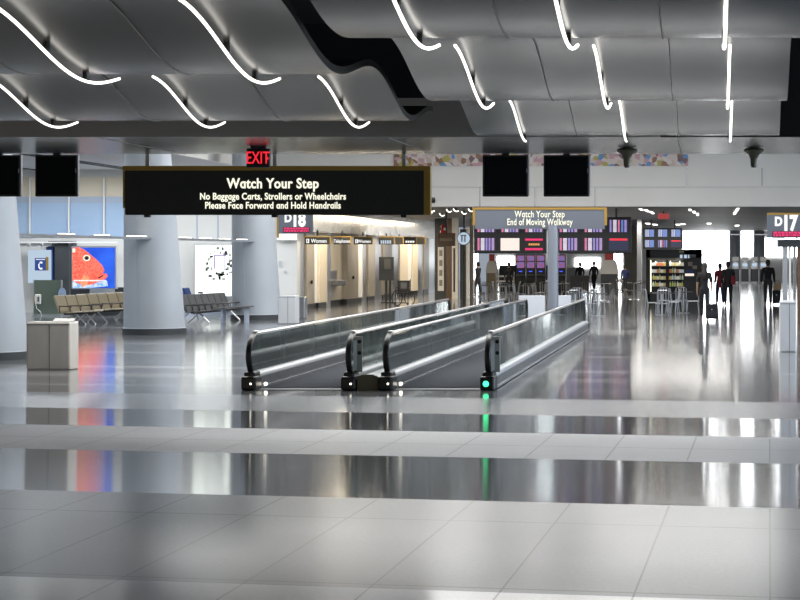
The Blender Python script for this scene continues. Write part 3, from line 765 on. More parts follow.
# standing display board and cart in front of the restrooms
y = 84; t = thing('display_stand', 'dark standing display board in front of the restroom panels', 'display stand', (X(387.5, y), y, 0))
box('board', 'dark_wall', X(379, y)-X(387.5, y), X(393.5, y)-X(387.5, y), 0, .1, Z(280.5, y), Z(257, y), t); box('picture', 'grey_vinyl', -.14, .13, -.02, 0, Z(269, y), Z(259, y), t)
for px in (386, 390): box('leg', 'black', X(px, y)-X(387.5, y)-.035, X(px, y)-X(387.5, y)+.035, .0, .1, .04, Z(280.5, y), t)
box('foot', 'black', -.25, .3, -.2, .3, 0, .04, t)
y = 79; cx_ = X(403, y); t = thing('wheelchair', 'empty black wheelchair parked in front of the restrooms', 'wheelchair', (cx_, y, 0))
def ring(R, r_, n=28): return [(0, R*math.cos(2*PI*i/n), R*math.sin(2*PI*i/n)) for i in range(n+1)]
for s in (-.24, .26):
    k = MB().tube(ring(.29, .02), .02, 6).build('wheel', 'rubber', t); k.location = (s, .05, .31); k.rotation_euler = (0, 0, .9)
    sp = MB()
    for q in range(6): sp.tube([(0, 0, 0), (0, .28*math.cos(q*PI/3), .28*math.sin(q*PI/3))], .006, 4)
    sp.build('spokes', 'alu', k)
    k = MB().tube(ring(.08, .02, 14), .02, 6).build('caster', 'rubber', t); k.location = (s, -.42, .1)
    MB().tube([(s, .25, 1.05), (s, .2, .3), (s, .0, .31)], .016, 6).build('frame_tube', 'black', t)
    MB().tube([(s, .2, .72), (s, -.25, .72), (s, -.3, .5), (s, -.42, .2)], .016, 6).build('armrest', 'black', t)
box('seat', 'black', -.22, .24, -.25, .2, .48, .53, t); box('backrest', 'black', -.22, .24, .19, .23, .53, 1.0, t); box('footrest', 'black', -.2, .2, -.6, -.45, .12, .15, t)
box('back_label', 'grey_vinyl', -.12, .12, .18, .19, .68, .92, t)

# shop front at the end of the restroom wall
y = 92
t = thing('shop_front', 'narrow shop front of brown and white uprights beyond the restrooms', 'shop front', (X(455, y), y, 0)); bx = X(455, y)
for a, c, m, zt, d in ((434, 446, 'dark_wall', 3.7, .3), (446, 451.5, 'brown', 3.7, .1), (451.5, 457.5, 'bulkhead', 3.7, .12), (459, 466, 'dark_wall', 3.2, .4), (466, 468.5, 'white', 3.3, .1), (468.5, 472, 'taupe', 3.7, .5)):
    box('upright', m, X(a, y)-bx, X(c, y)-bx, d, d+.3, 0, zt, t)
box('poster_case', 'white', X(437, y)-bx, X(443, y)-bx, .26, .3, Z(291, y), Z(247, y), t)
for k in range(4): box('picture', 'taupe', X(438.5, y)-bx, X(441.7, y)-bx, .25, .26, Z(256+k*10, y), Z(250+k*10, y), t)
box('slot', 'black', X(453, y)-bx, X(454.7, y)-bx, .1, .12, .3, Z(248, y), t)
y = 82; t = thing('brown_sign', 'brown wooden sign board hanging beside the round blue sign', 'sign', (X(446, y), y, Z(246, y)))
w = (X(455, y)-X(437, y))/2; box('board', 'brown', -w, w, 0, .15, 0, Z(233, y)-Z(246, y), t, .02); box('emblem', 'tan', -w*.7, w*.7, -.02, 0, .2, .32, t); box('hanger', 'black', -.03, .03, .04, .1, Z(233, y)-Z(246, y), 3.76-Z(246, y), t)
t = thing('red_figure', 'dark red ornament standing on the brown sign board', 'ornament', (X(443.5, y)-.0, y-.15, Z(233, y)+.005), 0)
MB().lathe([(.12, 0), (.11, .1), (.06, .16), (.09, .24), (.07, .32), (.0, .36)], n=14).build('body', 'red', t, True); box('highlight_plate', 'white', .04, .12, -.1, -.06, .1, .2, t)
y = 80; t = thing('round_sign', 'round pale blue lit sign on a dark post', 'sign', (X(464, y), y, Z(238.5, y)))
k = MB().lathe([(.24, 0), (.27, .03), (.27, .1)], n=28).build('rim', 'black', t); k.rotation_euler = (PI/2, 0, 0)
k = MB().lathe([(.245, .0), (.245, .11)], n=28).build('face', 'pale_lit', t); k.rotation_euler = (PI/2, 0, 0)
mk = MB()
for a in (-.1, .02): mk.box(a, a+.06, -.125, -.11, -.14, .1); mk.box(a-.03, a+.09, -.125, -.11, .1, .15)
mk.build('emblem', 'blue_grey', t)
box('post', 'black', -.04, .04, .0, .06, -Z(238.5, y), -.25, t); box('bracket', 'black', -.03, .03, .0, .06, .25, 3.76-Z(238.5, y), t)

# ------------------------------------------------------------------ flight boards
pk, wh, vi, bl, dk = (.95, .25, .45), (.95, .85, 1), (.45, .35, .85), (.18, .3, .85), (.01, .01, .03)
SM = [screen_mat('board_columns_pink', [(.05, .16, pk), (.22, .42, wh), (.48, .58, vi), (.64, .74, vi), (.80, .94, (.6, .4, .75))], 11, 1.0),
      screen_mat('board_columns_violet', [(.05, .14, vi), (.22, .40, wh), (.47, .56, pk), (.64, .74, bl), (.80, .92, vi)], 11, .9),
      screen_mat('board_blue', [(.06, .28, (.55, .65, 1)), (.3, .42, wh), (.46, .92, (.25, .4, .95))], 9, .9)]
M['scr_white'] = emissive('pale_peach_screen', (1, .86, .78), 1.0)
M['scr_navy'] = emissive('navy_screen', (.015, .02, .07), .8)
def advert(scr, w, h, y):
    for (z0, z1, m) in ((.80, .97, 'pink_led'), (.03, .2, 'pink_led')): box('banner', m, -w*.47, w*.47, y-.006, y, h*z0, h*z1, scr)
    gl = MB()
    for i in range(6): gl.box(-w*.28+i*w*.1, -w*.21+i*w*.1, y-.006, y, h*.42, h*.58)
    gl.build('glyphs', mat('amber_glyphs', (.1, .05, .01), .5, 0, (1, .45, .12), .9), scr)
def flight_board(label, px0, px1, py0, py1, y, nx, kinds, top):
    x0, x1 = X(px0, y), X(px1, y); z0, z1 = Z(py1, y), Z(py0, y)
    t = thing('flight_board', label, 'flight board', ((x0+x1)/2, y, z0), 0, 'flight information boards'); w = (x1-x0)/2; h = z1-z0
    box('cabinet', 'black', -w, w, 0, .3, 0, h, t, .02)
    cw, ch = 2*w/nx, h/2
    for r_ in range(2):
        for c in range(nx):
            kd = kinds[(1-r_)*nx+c]; sx = -w+cw*(c+.5); sw, sh = cw*.78, ch*.68
            m = {'p': SM[0], 'v': SM[1], 'b': SM[2], 'w': 'scr_white', 'a': 'black', 'n': 'scr_navy', 'r': 'scr_navy'}[kd]
            s = box('screen', m, -sw/2, sw/2, -.02, 0, 0, sh, t); s.location = (sx, 0, ch*r_+ch*.16)
            if kd == 'a': advert(s, sw, sh, -.02)
            if kd == 'r': box('banner', 'red_led', -sw*.45, sw*.45, -.026, -.02, sh*.82, sh*.97, s)
    for xx in (-w*.6, w*.6): box('hanger', 'black', xx-.03, xx+.03, .1, .16, h, top-z0, t)
flight_board('large flight board left of the sign post with a pale peach screen', 474, 546, 217, 253.5, 75, 3, 'pppvwa'[:3]+'pwa', 3.76)
flight_board('large flight board right of the sign post', 556, 631, 217, 253.5, 75, 3, 'ppvppr', 3.76)
flight_board('small flight board with blue screens above the drinks cooler', 643, 682.5, 228, 249, 100, 3, 'bbbbvr', 3.76)

# ------------------------------------------------------------------ far wall with windows
YE = 150.0
struct(box('wall_far', 'white_wall', -16, 16, YE+.1, YE+.4, 0, 4.0))
wn = 10
for a, c, t0, t1 in ((470, 478, 250, 281), (497, 514, 256.5, 263), (497, 514, 264, 268), (549, 557, 232, 262), (575, 600, 258, 262.5), (575, 600, 263.5, 268), (610, 622, 252, 278),
                     (682.5, 714, 231, 244.5), (682.5, 714, 246, 254), (716, 730, 231, 277), (741, 754, 231, 257), (765, 800, 238, 257), (700, 716, 256, 281)):
    struct(box('window_%d' % wn, 'daylight', X(a, YE), X(c, YE), YE, YE+.08, max(.02, Z(t1, YE)), Z(t0, YE))); wn += 1
struct(box('trim_110', 'blue_grey', X(678, YE), X(760, YE), YE-.2, YE, Z(231, YE), 3.76))
for i, px in enumerate((735, 759)):
    o = MB().lathe([(.45, 0), (.40, 3.76)], (X(px, 146), 146, 0), 24).build('column', 'column', None, True); struct(o)
struct(box('wall_side', 'taupe', X(624, 120), X(642, 120), 120, 120.3, 0, 3.76))
struct(box('trim_111', 'steel', X(637, 98), X(641.5, 98), 98, 98.3, 0, 3.76))
struct(box('wall_cafe', 'dark_wall', -12.8, X(549, 122), 122, 122.3, 0, 1.35))
# counter pieces and rail
struct(box('trim_112', 'alu', X(728, 138), X(800, 138), 138, 138.1, Z(235, 138), Z(234, 138)))

M['side_fill'] = emissive('bluish_side_fill', (.66, .82, 1), 6.0)
for i in range(9):
    ya = 3 + i*6.2
    struct(box('window_%d' % wn, 'side_fill', 15.9, 16, ya, ya+5.8, .6, 4.4)); wn += 1  # added glowing panes out of view, lighting the near floor blue
    struct(box('trim_%d' % (120+i), 'steel_dark', 15.85, 16, ya+5.8, ya+6.2, 0, 4.9))  # mullions added between the glowing panes
# low hall ceiling lights: strips and curved tubes
def strip(label, px, py0, py1, w=.12):
    zc = 3.74; ya, yb_ = (zc-H)*F/(CY-py0), (zc-H)*F/(CY-py1)
    ya = max(ya, 72.6)
    t = thing('strip_light', label, 'light', (X(px, (ya+yb_)/2), (ya+yb_)/2, 3.76), 0, 'strip lights of the low hall ceiling')
    box('housing', 'alu', -w, w, -(yb_-ya)/2, (yb_-ya)/2, -.02, 0, t); box('diffuser', 'tube', -w*.8, w*.8, -(yb_-ya)/2+.05, (yb_-ya)/2-.05, -.045, -.02, t)
k = 0
desc = ['above the right flight board', 'over the small flight board', 'left of the red ceiling sign', 'left of the tall bright strip', 'right of the red ceiling sign', 'the tall bright one before the far columns', 'over the far kiosks']
for px, a, c in ((641, 208.5, 211), (647, 209.5, 213), (652, 211.5, 215), (690, 209, 211.5), (694, 211, 214), (697.5, 213, 217), (736, 208, 219)):
    strip('bright ceiling strip light ' + ['leftmost one above the small flight board', 'middle one of the three above the small flight board', 'right one of the three above the small flight board', 'nearest of three in front of the window wall', 'middle of three in front of the window wall', 'farthest of three in front of the window wall', 'long single one before the far columns'][k], px, a, a+(c-a)*.55, .06); k += 1
for i, (px, py) in enumerate(((678, 224), (683, 223.5), (709, 223), (737, 225), (655, 224), (648, 223))):
    strip('small far ceiling light ' + ['above the cooler', 'right of the one above the cooler', 'in front of the window wall', 'between the far columns', 'above the small flight board', 'at the left end of the far ceiling lights'][i], px, py, py+.9, .14)
for i, (px, py) in enumerate(((430, 213.5), (432, 209), (442, 216), (449, 212), (456, 209), (464, 214), (471, 210))):
    zc = 3.6; yq = (zc-H)*F/(CY-py); yq = max(yq, 73)
    t = thing('curved_light', 'small curved white ceiling lamp ' + ['by the corner of the black sign', 'topmost at the black sign', 'lowest above the brown sign', 'second above the brown sign', 'topmost above the brown sign', 'above the round blue sign', 'beside the grey sign edge'][i], 'light', (X(px, yq), yq, zc), 0, 'curved ceiling lamps')
    MB().tube([(-.10, 0, .10), (-.06, 0, .04), (0, 0, 0), (.06, 0, .01), (.10, 0, .03)], .02, 6).build('tube', 'tube', t); MB().box(-.02, .02, -.02, .02, .03, .16).build('stem', 'black', t)
t = thing('ceiling_sign', 'small red lit ceiling sign above the small flight board', 'sign', (X(663.5, 80), 80, 3.45)); box('panel', mat('dim_red_sign', (.4, .08, .07), .5, 0, (.8, .1, .1), .35), -.22, .22, 0, .06, 0, .22, t); box('hanger', 'black', -.02, .02, .02, .04, .22, .31, t)

# ------------------------------------------------------------------ drinks cooler kiosk
y = 82.0; bx = X(673, y); kz = Z(249.5, y)
t = thing('cooler_kiosk', 'black grab-and-go kiosk with two lit cooler shelves', 'kiosk', (bx, y, 0))
xa, xb, xm = X(646, y)-bx, X(702, y)-bx, X(684, y)-bx
sh = MB(); sh.box(xa, xb, .6, .75, 0, kz); sh.box(xa, X(650, y)-bx, 0, .6, 0, kz); sh.box(xm, xb, 0, .6, 0, kz); sh.box(xa, xb, 0, .6, Z(258, y), kz); sh.box(xa, xm, 0, .6, 0, .42)
sh.build('cabinet', 'black', t)
box('light_edge', emissive('cooler_light', (1, .95, .7), 2.2), X(650.3, y)-bx, X(651.3, y)-bx, -.01, .05, .5, Z(260, y), t)
box('awning', 'taupe', X(648, y)-bx, X(676, y)-bx, -.12, .0, Z(260, y), Z(258, y), t)
box('mullion', 'black', X(666, y)-bx, X(668, y)-bx, -.01, .1, .42, Z(258, y), t)
for z in (.44, .72, 1.0, 1.28, 1.56): box('shelf', 'grey_vinyl', X(650.5, y)-bx, xm, .05, .55, z-.02, z, t)
for a, b_ in ((680, 682.5), (684, 687), (688, 689.5)): box('logo_glyph', 'pale_lit', X(a, y)-bx, X(b_, y)-bx, -.02, 0, Z(258.2, y), Z(254.7, y), t)
for a, b_, p, q, m in ((689, 696, 254.3, 257.8, 'grey_vinyl'), (679, 684, 250.5, 253, 'tan'), (688, 692.5, 262, 266, 'taupe'), (692.5, 697, 265.5, 269, 'taupe'), (685, 694, 273.5, 276, 'scr_white'), (686, 693, 270, 273, 'blue_vinyl')):
    box('notice', m, X(a, y)-bx, X(b_, y)-bx, -.02, 0, Z(q, y), Z(p, y), t)
la = bpy.data.lights.new('cooler_lamp', 'AREA'); la.energy = 14; la.size = 1.1; la.size_y = .2; la.shape = 'RECTANGLE'; la.color = (1, .95, .8)
lo = bpy.data.objects.new('cooler_lamp', la); COL.objects.link(lo); lo.location = (X(667, y), y+.12, Z(258, y)-.03); lo.rotation_euler = (math.radians(15), 0, 0)
pcols = [mat('pack_%d' % i, c, .4, 0, c, .25) for i, c in enumerate(((.75, .7, .5), (.7, .75, .7), (.6, .2, .1), (.5, .55, .2), (.8, .8, .8), (.65, .5, .15)))]
cnames = ['pale yellow', 'pale green', 'red', 'olive green', 'white', 'amber']
protos = []
def pack(i, bottle):
    t = thing('snack_pack' if not bottle else 'drink_bottle', '', 'snack' if not bottle else 'drink')
    if bottle:
        MB().lathe([(.035, 0), (.038, .02), (.038, .12), (.015, .17), (.015, .19)], n=10).build('body', pcols[i], t); MB().lathe([(.018, .19), (.018, .21)], n=8).build('cap', 'white', t)
    else:
        MB().prism([(-.06, 0), (.06, 0), (.055, .13), (-.055, .13)], -.04, .04).build('body', pcols[i], t); box('seal', 'white', -.06, .06, -.045, .045, .13, .145, t)
    return t
for i in range(6): protos.append([pack(i, i in (1, 3)), False])
rr = random.Random(8)
sname = ['bottom', 'second lowest', 'middle', 'top']
for r_, z in enumerate((.72, 1.0, 1.28, 1.56)):
    for side, (a, b_) in enumerate(((652.5, 665), (669.5, 683))):
        for k in range(6):
            i = rr.randrange(6); p = protos[i]
            px = a + (b_-a)*(k+.2+.2*rr.random())/5.6
            loc = (X(px, y), y+.16, z)
            lab = '%s %s on the %s shelf of the %s cooler door' % (cnames[i], 'bottle' if i in (1, 3) else 'snack pack', sname[r_], ('left', 'right')[side])
            grp = '%s items on the %s shelf, %s cooler' % (cnames[i], sname[r_], ('left', 'right')[side])
            if not p[1]: q = p[0]; q.location = loc; q['label'] = lab; q['group'] = grp; p[1] = True
            else: dup(p[0], loc, None, lab, grp)
for p in protos:
    if not p[1]: p[0].location = (X(660, y), y+.3, .44); p[0]['label'] = 'pack at the back of the lowest shelf'

# ------------------------------------------------------------------ cafe chairs and tables
def chair0():
    t = thing('cafe_chair', '', 'chair')
    MB().box(-.2, .2, -.2, .2, .43, .46, .012).build('seat', 'steel_dark', t)
    b = MB(); b.tube([(-.18, .19, .44), (-.18, .24, .84), (-.12, .255, .88), (.12, .255, .88), (.18, .24, .84), (.18, .19, .44)], .016, 6)
    for x in (-.09, 0, .09): b.tube([(x, .2, .46), (x, .25, .87)], .012, 5)
    b.build('backrest', 'steel_dark', t)
    for sx in (-1, 1):
        for sy in (-1, 1): MB().tube([(sx*.17, sy*.17, .44), (sx*.2, sy*.21, 0)], .015, 6).build('leg', 'steel_dark', t)
    return t
def table0():
    t = thing('cafe_table', '', 'table')
    MB().lathe([(.32, .72), (.34, .73), (.34, .75), (.32, .755)], n=24).build('tabletop', 'grey_vinyl', t)
    MB().lathe([(.03, .03), (.03, .72)], n=10).build('pole', 'alu', t); MB().lathe([(.24, 0), (.22, .02), (.05, .035)], n=18).build('base', 'alu', t)
    return t
ch, tb = chair0(), table0(); first = {'c': True, 't': True}
def put(kind, px, y, rz, label, group):
    root = ch if kind == 'c' else tb; loc = (X(px, y), y, 0)
    if first[kind]: root.location = loc; root.rotation_euler = (0, 0, rz); root['label'] = label; root['group'] = group; first[kind] = False
    else: dup(root, loc, rz, label, group)
clusters = [('in front of the black cooler kiosk', 'cafe seats before the cooler', [('t', 662, 67), ('t', 683.5, 69.2)], [(653, 66, 1.7), (672.5, 66.6, -1.4), (662, 64.6, 3.3), (664, 68.9, .1), (677, 68.0, 1.5), (693, 68.2, -1.6), (681, 70, 0)]),
            ('beyond the far end of the right balustrade', 'cafe seats beyond the walkway end', [('t', 575, 67), ('t', 598, 66)], [(565, 66, 1.6), (584, 65.5, -1.5), (574, 64.6, 3.2), (577, 69, .1), (591, 64.5, 2.0), (606, 66.8, -1.7), (599, 68.5, 0)]),
            ('under the left flight board behind the walkways', 'cafe seats under the left flight board', [('t', 487, 84), ('t', 506, 82.6), ('t', 528.5, 82.3)], [(480, 83, 1.6), (495.5, 86, -1.5), (487, 81, 3.1), (498.5, 83.6, 1.5), (514, 83.3, -1.6), (506, 79.6, 3.0), (519.5, 80.6, 1.4), (540, 83, -1.5), (528, 78.6, 3.2), (539, 80, 1.2), (545, 84, .2)]),
            ('beside the steel post left of the cooler kiosk', 'cafe seats beside the steel post', [('t', 634, 90)], [(628, 88, 3.1), (640, 88, 3.2), (622, 91, 1.5), (646, 91, -1.5), (616, 84, 2.2)]),
            ('around the dark screen behind the sign post', 'cafe seats around the dark screen', [('t', 566, 88), ('t', 604, 88)], [(552, 86.5, 1.3), (566, 85.6, 3.1), (586, 84.5, 3.3), (592, 87.6, 1.6), (617, 88.5, -1.4)])]
for where, grp, tabs, chs in clusters:
    for i, (k, px, y) in enumerate(tabs):
        put('t', px, y, 0, 'round cafe table %s%s' % (where, '' if len(tabs) == 1 else ', ' + ['left one', 'right one' if len(tabs) == 2 else 'middle one', 'right one'][i]), grp)
    order = sorted(range(len(chs)), key=lambda i: chs[i][0])
    words = ['leftmost', 'second from left', 'third from left', 'fourth from left', 'fifth from left', 'sixth from left', 'seventh from left', 'eighth from left', 'ninth from left', 'tenth from left', 'eleventh from left']
    for rank, i in enumerate(order):
        px, y, rz = chs[i]
        w = 'rightmost' if rank == len(order)-1 else words[rank]
        put('c', px, y, rz, '%s metal cafe chair %s' % (w, where), grp + ' chairs')
y = 87; t = thing('folding_screen', 'dark waist-high screen among the cafe chairs behind the post', 'screen', (X(579.5, y), y, 0))
box('panel', 'grey_vinyl', X(570, y)-X(579.5, y), X(589, y)-X(579.5, y), 0, .06, .35, Z(275.5, y), t)
for px in (571, 588): box('leg', 'black', X(px, y)-X(579.5, y)-.03, X(px, y)-X(579.5, y)+.03, -.15, .2, 0, .35, t)

# white tapered kiosks
def tapered(label, px, y, w, yb_, ym, yt):
    t = thing('display_kiosk', label, 'kiosk', (X(px, y), y, 0)); k = y/F
    MB().ring_loft([[(-w*k*s, -.25, z), (w*k*s, -.25, z), (w*k*s, .25, z), (-w*k*s, .25, z)] for z, s in ((Z(ym, y), 1), (Z(yt+9, y), .72), (Z(yt+7, y), .5))]).build('hood', 'white', t)
    box('base', 'tan' if px < 520 else 'dark_wall', -w*k*.9, w*k*.9, -.2, .2, 0, Z(ym, y), t)
    box('red_topper', 'red', -w*k*.45, w*k*.45, -.1, .1, Z(yt+7, y), Z(yt, y), t)
tapered('white tapered display kiosk on a tan base under the left flight board', 492, 110, 6, 290, 273, 254)
tapered('white tapered display kiosk on a dark base under the right flight board', 609.5, 105, 9.5, 290, 274, 253)
# slot machines
def slot(px, y, label):
    t = thing('slot_machine', label, 'slot machine', (X(px, y), y, 0), 0, 'slot machines beside the sign post'); w = 4.6*y/F
    MB().box(-w, w, 0, .6, 0, Z(278, y)).build('cabinet', 'black', t); box('top_box', 'black', -w, w, .15, .6, Z(278, y), Z(254.5, y), t)
    scr = noisy('slot_screen', (.55, .12, .25), (.2, .25, .7), 5, .3); scr.node_tree.nodes['Principled BSDF'].inputs['Emission Strength'].default_value = .5
    nt = scr.node_tree; b = nt.nodes['Principled BSDF']; nt.links.new([l.from_socket for l in nt.links if l.to_socket == b.inputs['Base Color']][0], b.inputs['Emission Color'])
    box('upper_screen', scr, -w*.8, w*.8, .12, .15, Z(261, y), Z(255.5, y), t); box('lower_screen', scr, -w*.8, w*.8, .12, .15, Z(268, y), Z(262, y), t)
    MB().lathe([(.0, -.05), (.09, -.03), (.1, 0)], n=12).build('button', emissive('blue_button', (.05, .1, 1), 2), t).location = (0, .05, Z(271, y))
    MB().box(-w*.9, w*.9, -.2, 0, Z(276, y), Z(274, y)).build('button_deck', 'grey_vinyl', t)
for i, px in enumerate((520.5, 530.5, 540.5, 561)): slot(px, 112, ['leftmost slot machine with blue button behind the post', 'second slot machine with blue button behind the post', 'slot machine just left of the sign post', 'slot machine just right of the sign post'][i])
y = 116; t = thing('pale_counter', 'pale boxy counter right of the sign post in the background', 'counter', (X(572, y), y, 0)); box('body', 'grey_box', -.5, .45, 0, .6, 0, Z(268, y), t); box('worktop', 'alu', -.55, .5, -.05, .65, Z(268, y), Z(267, y), t)
y = 108; t = thing('goods_rack', 'white shelf rack with dark goods under the left flight board', 'rack', (X(505, y), y, 0))
for k in range(3): box('shelf', 'white', -.5, .5, 0, .4, Z(287-k*5, y), Z(285.5-k*5, y), t)
for sx in (-.48, .48): box('upright', 'steel_dark', sx-.02, sx+.02, 0, .4, 0, Z(272, y), t)
# self check-in kiosks far right
for i, px in enumerate((735.5, 745, 754.5, 763.5)):
    y = 140; t = thing('checkin_kiosk', 'white self check-in kiosk with dark base, %s of four' % ('leftmost', 'second from left', 'third from left', 'rightmost')[i], 'kiosk', (X(px, y), y, 0), 0, 'check-in kiosks before the far windows')
    w = .25
    MB().box(-w, w, 0, .4, .12, 1.0, .04).build('body', 'dark_wall', t); box('base', 'steel_dark', -w*.8, w*.8, .0, .45, 0, .12, t)
    MB().lathe([(w, 1.0), (w*1.05, 1.15), (w*1.0, 1.35), (w*.85, 1.5)], (0, .2, 0), 18, 1, .6).build('hood', 'white', t, True)
    box('screen', 'pale_lit', -w*.7, w*.7, -.08, .0, 1.18, 1.4, t)
    box('header', 'white', -w*.9, w*.9, .05, .15, 1.55, 1.85, t); box('header_post', 'steel', -.03, .03, .15, .2, .9, 1.7, t)
    box('divider', 'alu', w+.04, w+.07, -.1, .4, 0, .95, t)

# ------------------------------------------------------------------ people
def skin(name, nodes, edges, m, parent, sub=1):
    me = bpy.data.meshes.new(name); me.from_pydata([n[:3] for n in nodes], edges, []); me.update()
    o = bpy.data.objects.new(name, me); COL.objects.link(o)
    sk = o.modifiers.new('s', 'SKIN'); sk.use_smooth_shade = True
    if not me.skin_vertices: me.skin_vertices.new()
    for i, n in enumerate(nodes):
        sv = me.skin_vertices[0].data[i]; sv.radius = (n[3], n[4] if len(n) > 4 else n[3]); sv.use_root = (i == 0)
    sb = o.modifiers.new('u', 'SUBSURF'); sb.levels = sub; sb.render_levels = sub
    dg = bpy.context.evaluated_depsgraph_get(); dg.update()
    m2 = bpy.data.meshes.new_from_object(o.evaluated_get(dg)); bpy.data.objects.remove(o); bpy.data.meshes.remove(me)
    m2.materials.clear(); m2.materials.append(M[m]); m2.name = name
    for p in m2.polygons: p.use_smooth = True
    r = bpy.data.objects.new(name, m2); COL.objects.link(r); r.parent = parent
    return r
def person(label, px, y, h, top, trousers, rz=0, stride=.22, female=False, arm_r=(.1, -.05), arm_l=(-.08, .05), hair_long=False, coat=False):
    """faces local +Y; stands at (px, y)"""
    t = thing('person', label, 'person', (X(px, y), y, 0), rz); s = h/1.75; q = .88 if female else 1
    def n(x, yy, z, r, r2=None): return (x*s, yy*s, z*s, r*s, (r2 or r)*s)
    hip, sh = .095, .19*q
    nodes = [n(0, 0, .95, .105*q, .085), n(0, 0, 1.15, .095*q, .075), n(0, .0, 1.35, .15*q, .10), n(0, 0, 1.46, .07), n(0, .01, 1.53, .052), n(0, .02, 1.62, .078, .085), n(0, .02, 1.69, .072, .085), n(0, .015, 1.73, .045)]
    edges = [(0, 1), (1, 2), (2, 3), (3, 4), (4, 5), (5, 6), (6, 7)]
    k = len(nodes); nodes.append(n(0, .115, 1.61, .014)); edges.append((5, k))            # nose
    legs, arms = [], []
    for sx, fy in ((-1, stride), (1, -stride)):
        a = len(nodes)
        pts = [n(sx*hip, 0, .88, .088), n(sx*hip*1.02, fy*.55+.03, .49, .058), n(sx*hip, fy*.95-(.03 if fy < 0 else 0), .09, .038), n(sx*hip*1.1, fy*.95+.10, .035, .036), n(sx*hip*1.15, fy*.95+.19, .03, .028)]
        nodes += pts; edges += [(0, a)]+[(a+i, a+i+1) for i in range(4)]; legs.append(pts)
    for sx, (f1, f2) in ((-1, arm_l), (1, arm_r)):
        a = len(nodes)
        pts = [n(sx*sh, 0, 1.40, .052), n(sx*(sh+.05), f1, 1.14, .040), n(sx*(sh+.06), f1+f2+.05, .90, .028), n(sx*(sh+.06), f1+f2+.07, .83, .034, .02)]
        nodes += pts; edges += [(2, a)]+[(a+i, a+i+1) for i in range(3)]; arms.append(pts)
        for f in range(4):                                                             # four fingers, curled
            fy = f1+f2+.105-.022*f; b = len(nodes); L = (.062, .072, .068, .052)[f]
            nodes += [n(sx*(sh+.06), fy, .775, .0095), n(sx*(sh+.05), fy, .775-L*.6, .009), n(sx*(sh+.035), fy, .775-L, .008)]
            edges += [(a+3, b), (b, b+1), (b+1, b+2)]
        b = len(nodes); nodes += [n(sx*(sh+.05), f1+f2+.12, .82, .011), n(sx*(sh+.04), f1+f2+.14, .785, .009)]; edges += [(a+3, b), (b, b+1)]
    body = skin('body', nodes, edges, 'skin', t)
    up = lambda p, d: (p[0], p[1], p[2], p[3]+d, p[4]+d)
    g = [(0, 0, .90*s, .155*q*s, .125*s), (0, 0, 1.15*s, .135*q*s, .11*s), up(nodes[2], .032), up(nodes[3], .016)]; e = [(0, 1), (1, 2), (2, 3)]
    if coat: g.append((0, 0, .72*s, .17*s*q, .12*s)); e.append((0, len(g)-1))
    for pts in arms:
        a = len(g); g += [up(pts[0], .03), up(pts[1], .018), up(pts[2], .012) if not female or coat else up(pts[1], .014)][:3 if (coat or not female) else 2]
        e += [(2, a)]+[(a+i, a+i+1) for i in range(len(g)-a-1)]
    skin('jacket' if coat else 'shirt', g, e, top, t)
    g = [(0, 0, .95*s, .142*q*s, .115*s), (0, 0, 1.08*s, .128*q*s, .105*s)]; e = [(0, 1)]
    for pts in legs:
        a = len(g); g += [up(pts[0], .018), up(pts[1], .018), up(pts[2], .018)]; e += [(0, a), (a, a+1), (a+1, a+2)]
    skin('trousers', g, e, trousers, t)
    for pts in legs:
        skin('shoe', [up(pts[2], .004)[:2]+(pts[2][2]-.035*s, .042*s, .042*s), (pts[3][0], pts[3][1], .04*s, .042*s, .038*s), (pts[4][0], pts[4][1], .036*s, .036*s, .03*s)], [(0, 1), (1, 2)], 'black', t)
    hb = MB(); prof = [(.055, -.13, 0, -.045), (.078, -.07, 0, -.03), (.089, -.02, 0, -.018), (.091, .03, 0, -.008), (.08, .075, 0, -.004), (.055, .1, 0, 0), (.02, .112, 0, 0)]
    if hair_long: prof = [(.05, -.42, 0, -.09), (.08, -.36, 0, -.085), (.09, -.22, 0, -.07)] + prof[1:]
    hb.lathe([(r_*s, z_*s, dx*s, dy*s) for r_, z_, dx, dy in prof], (0, 0, 1.665*s), 16, 1, 1.08).build('hair', 'hair', t, True)
    for sx in (-1, 1): MB().lathe([(.0, -.02), (.012, -.012), (.014, .012), (.0, .02)], (sx*.082*s, .02*s, 1.62*s), 8).build('ear', 'skin', t, True)
    for sx in (-1, 1): MB().lathe([(.0, -.008), (.009, 0), (.0, .008)], (sx*.03*s, .102*s, 1.645*s), 8).build('eye', 'black', t, True)
    return t
p1 = person('woman with long dark hair in black, pulling a black suitcase', 704.5, 62.5, 1.76, 'cloth_black', 'cloth_black', 0, .16, True, (-.05, -.05), (.03, .05), True)
person('person in black jacket with bag, walking beside one in maroon', 728, 79, 1.74, 'cloth_grey', 'cloth_black', 0, .2, False, coat=True)
person('person in maroon top and dark trousers, left of the black jacket', 720, 80.5, 1.66, 'cloth_red', 'cloth_blue', .2, .18, True, coat=True)
person('man in dark clothes walking beside a suitcase topped by a tan bag', 768, 80, 1.8, 'cloth_black', 'cloth_grey', 0, .26, False)
person('distant dark figure behind the counter, left of the white kiosk', 580, 113, 1.55, 'cloth_black', 'cloth_black', 2.8, .1)
person('distant figure with pale tray between counter and white kiosk', 594, 112, 1.62, 'cloth_grey', 'cloth_black', 2.6, .1)
person('distant dark figure right of the white kiosk, by the cafe chairs', 625, 100, 1.5, 'cloth_blue', 'cloth_black', .4, .1)
person('distant dark figure standing before the goods rack', 509, 104, 1.6, 'cloth_black', 'cloth_black', .3, .1)
person('figure in dark clothes at the left cafe edge near the round sign', 478, 96, 1.66, 'cloth_black', 'cloth_grey', 1.2, .12)
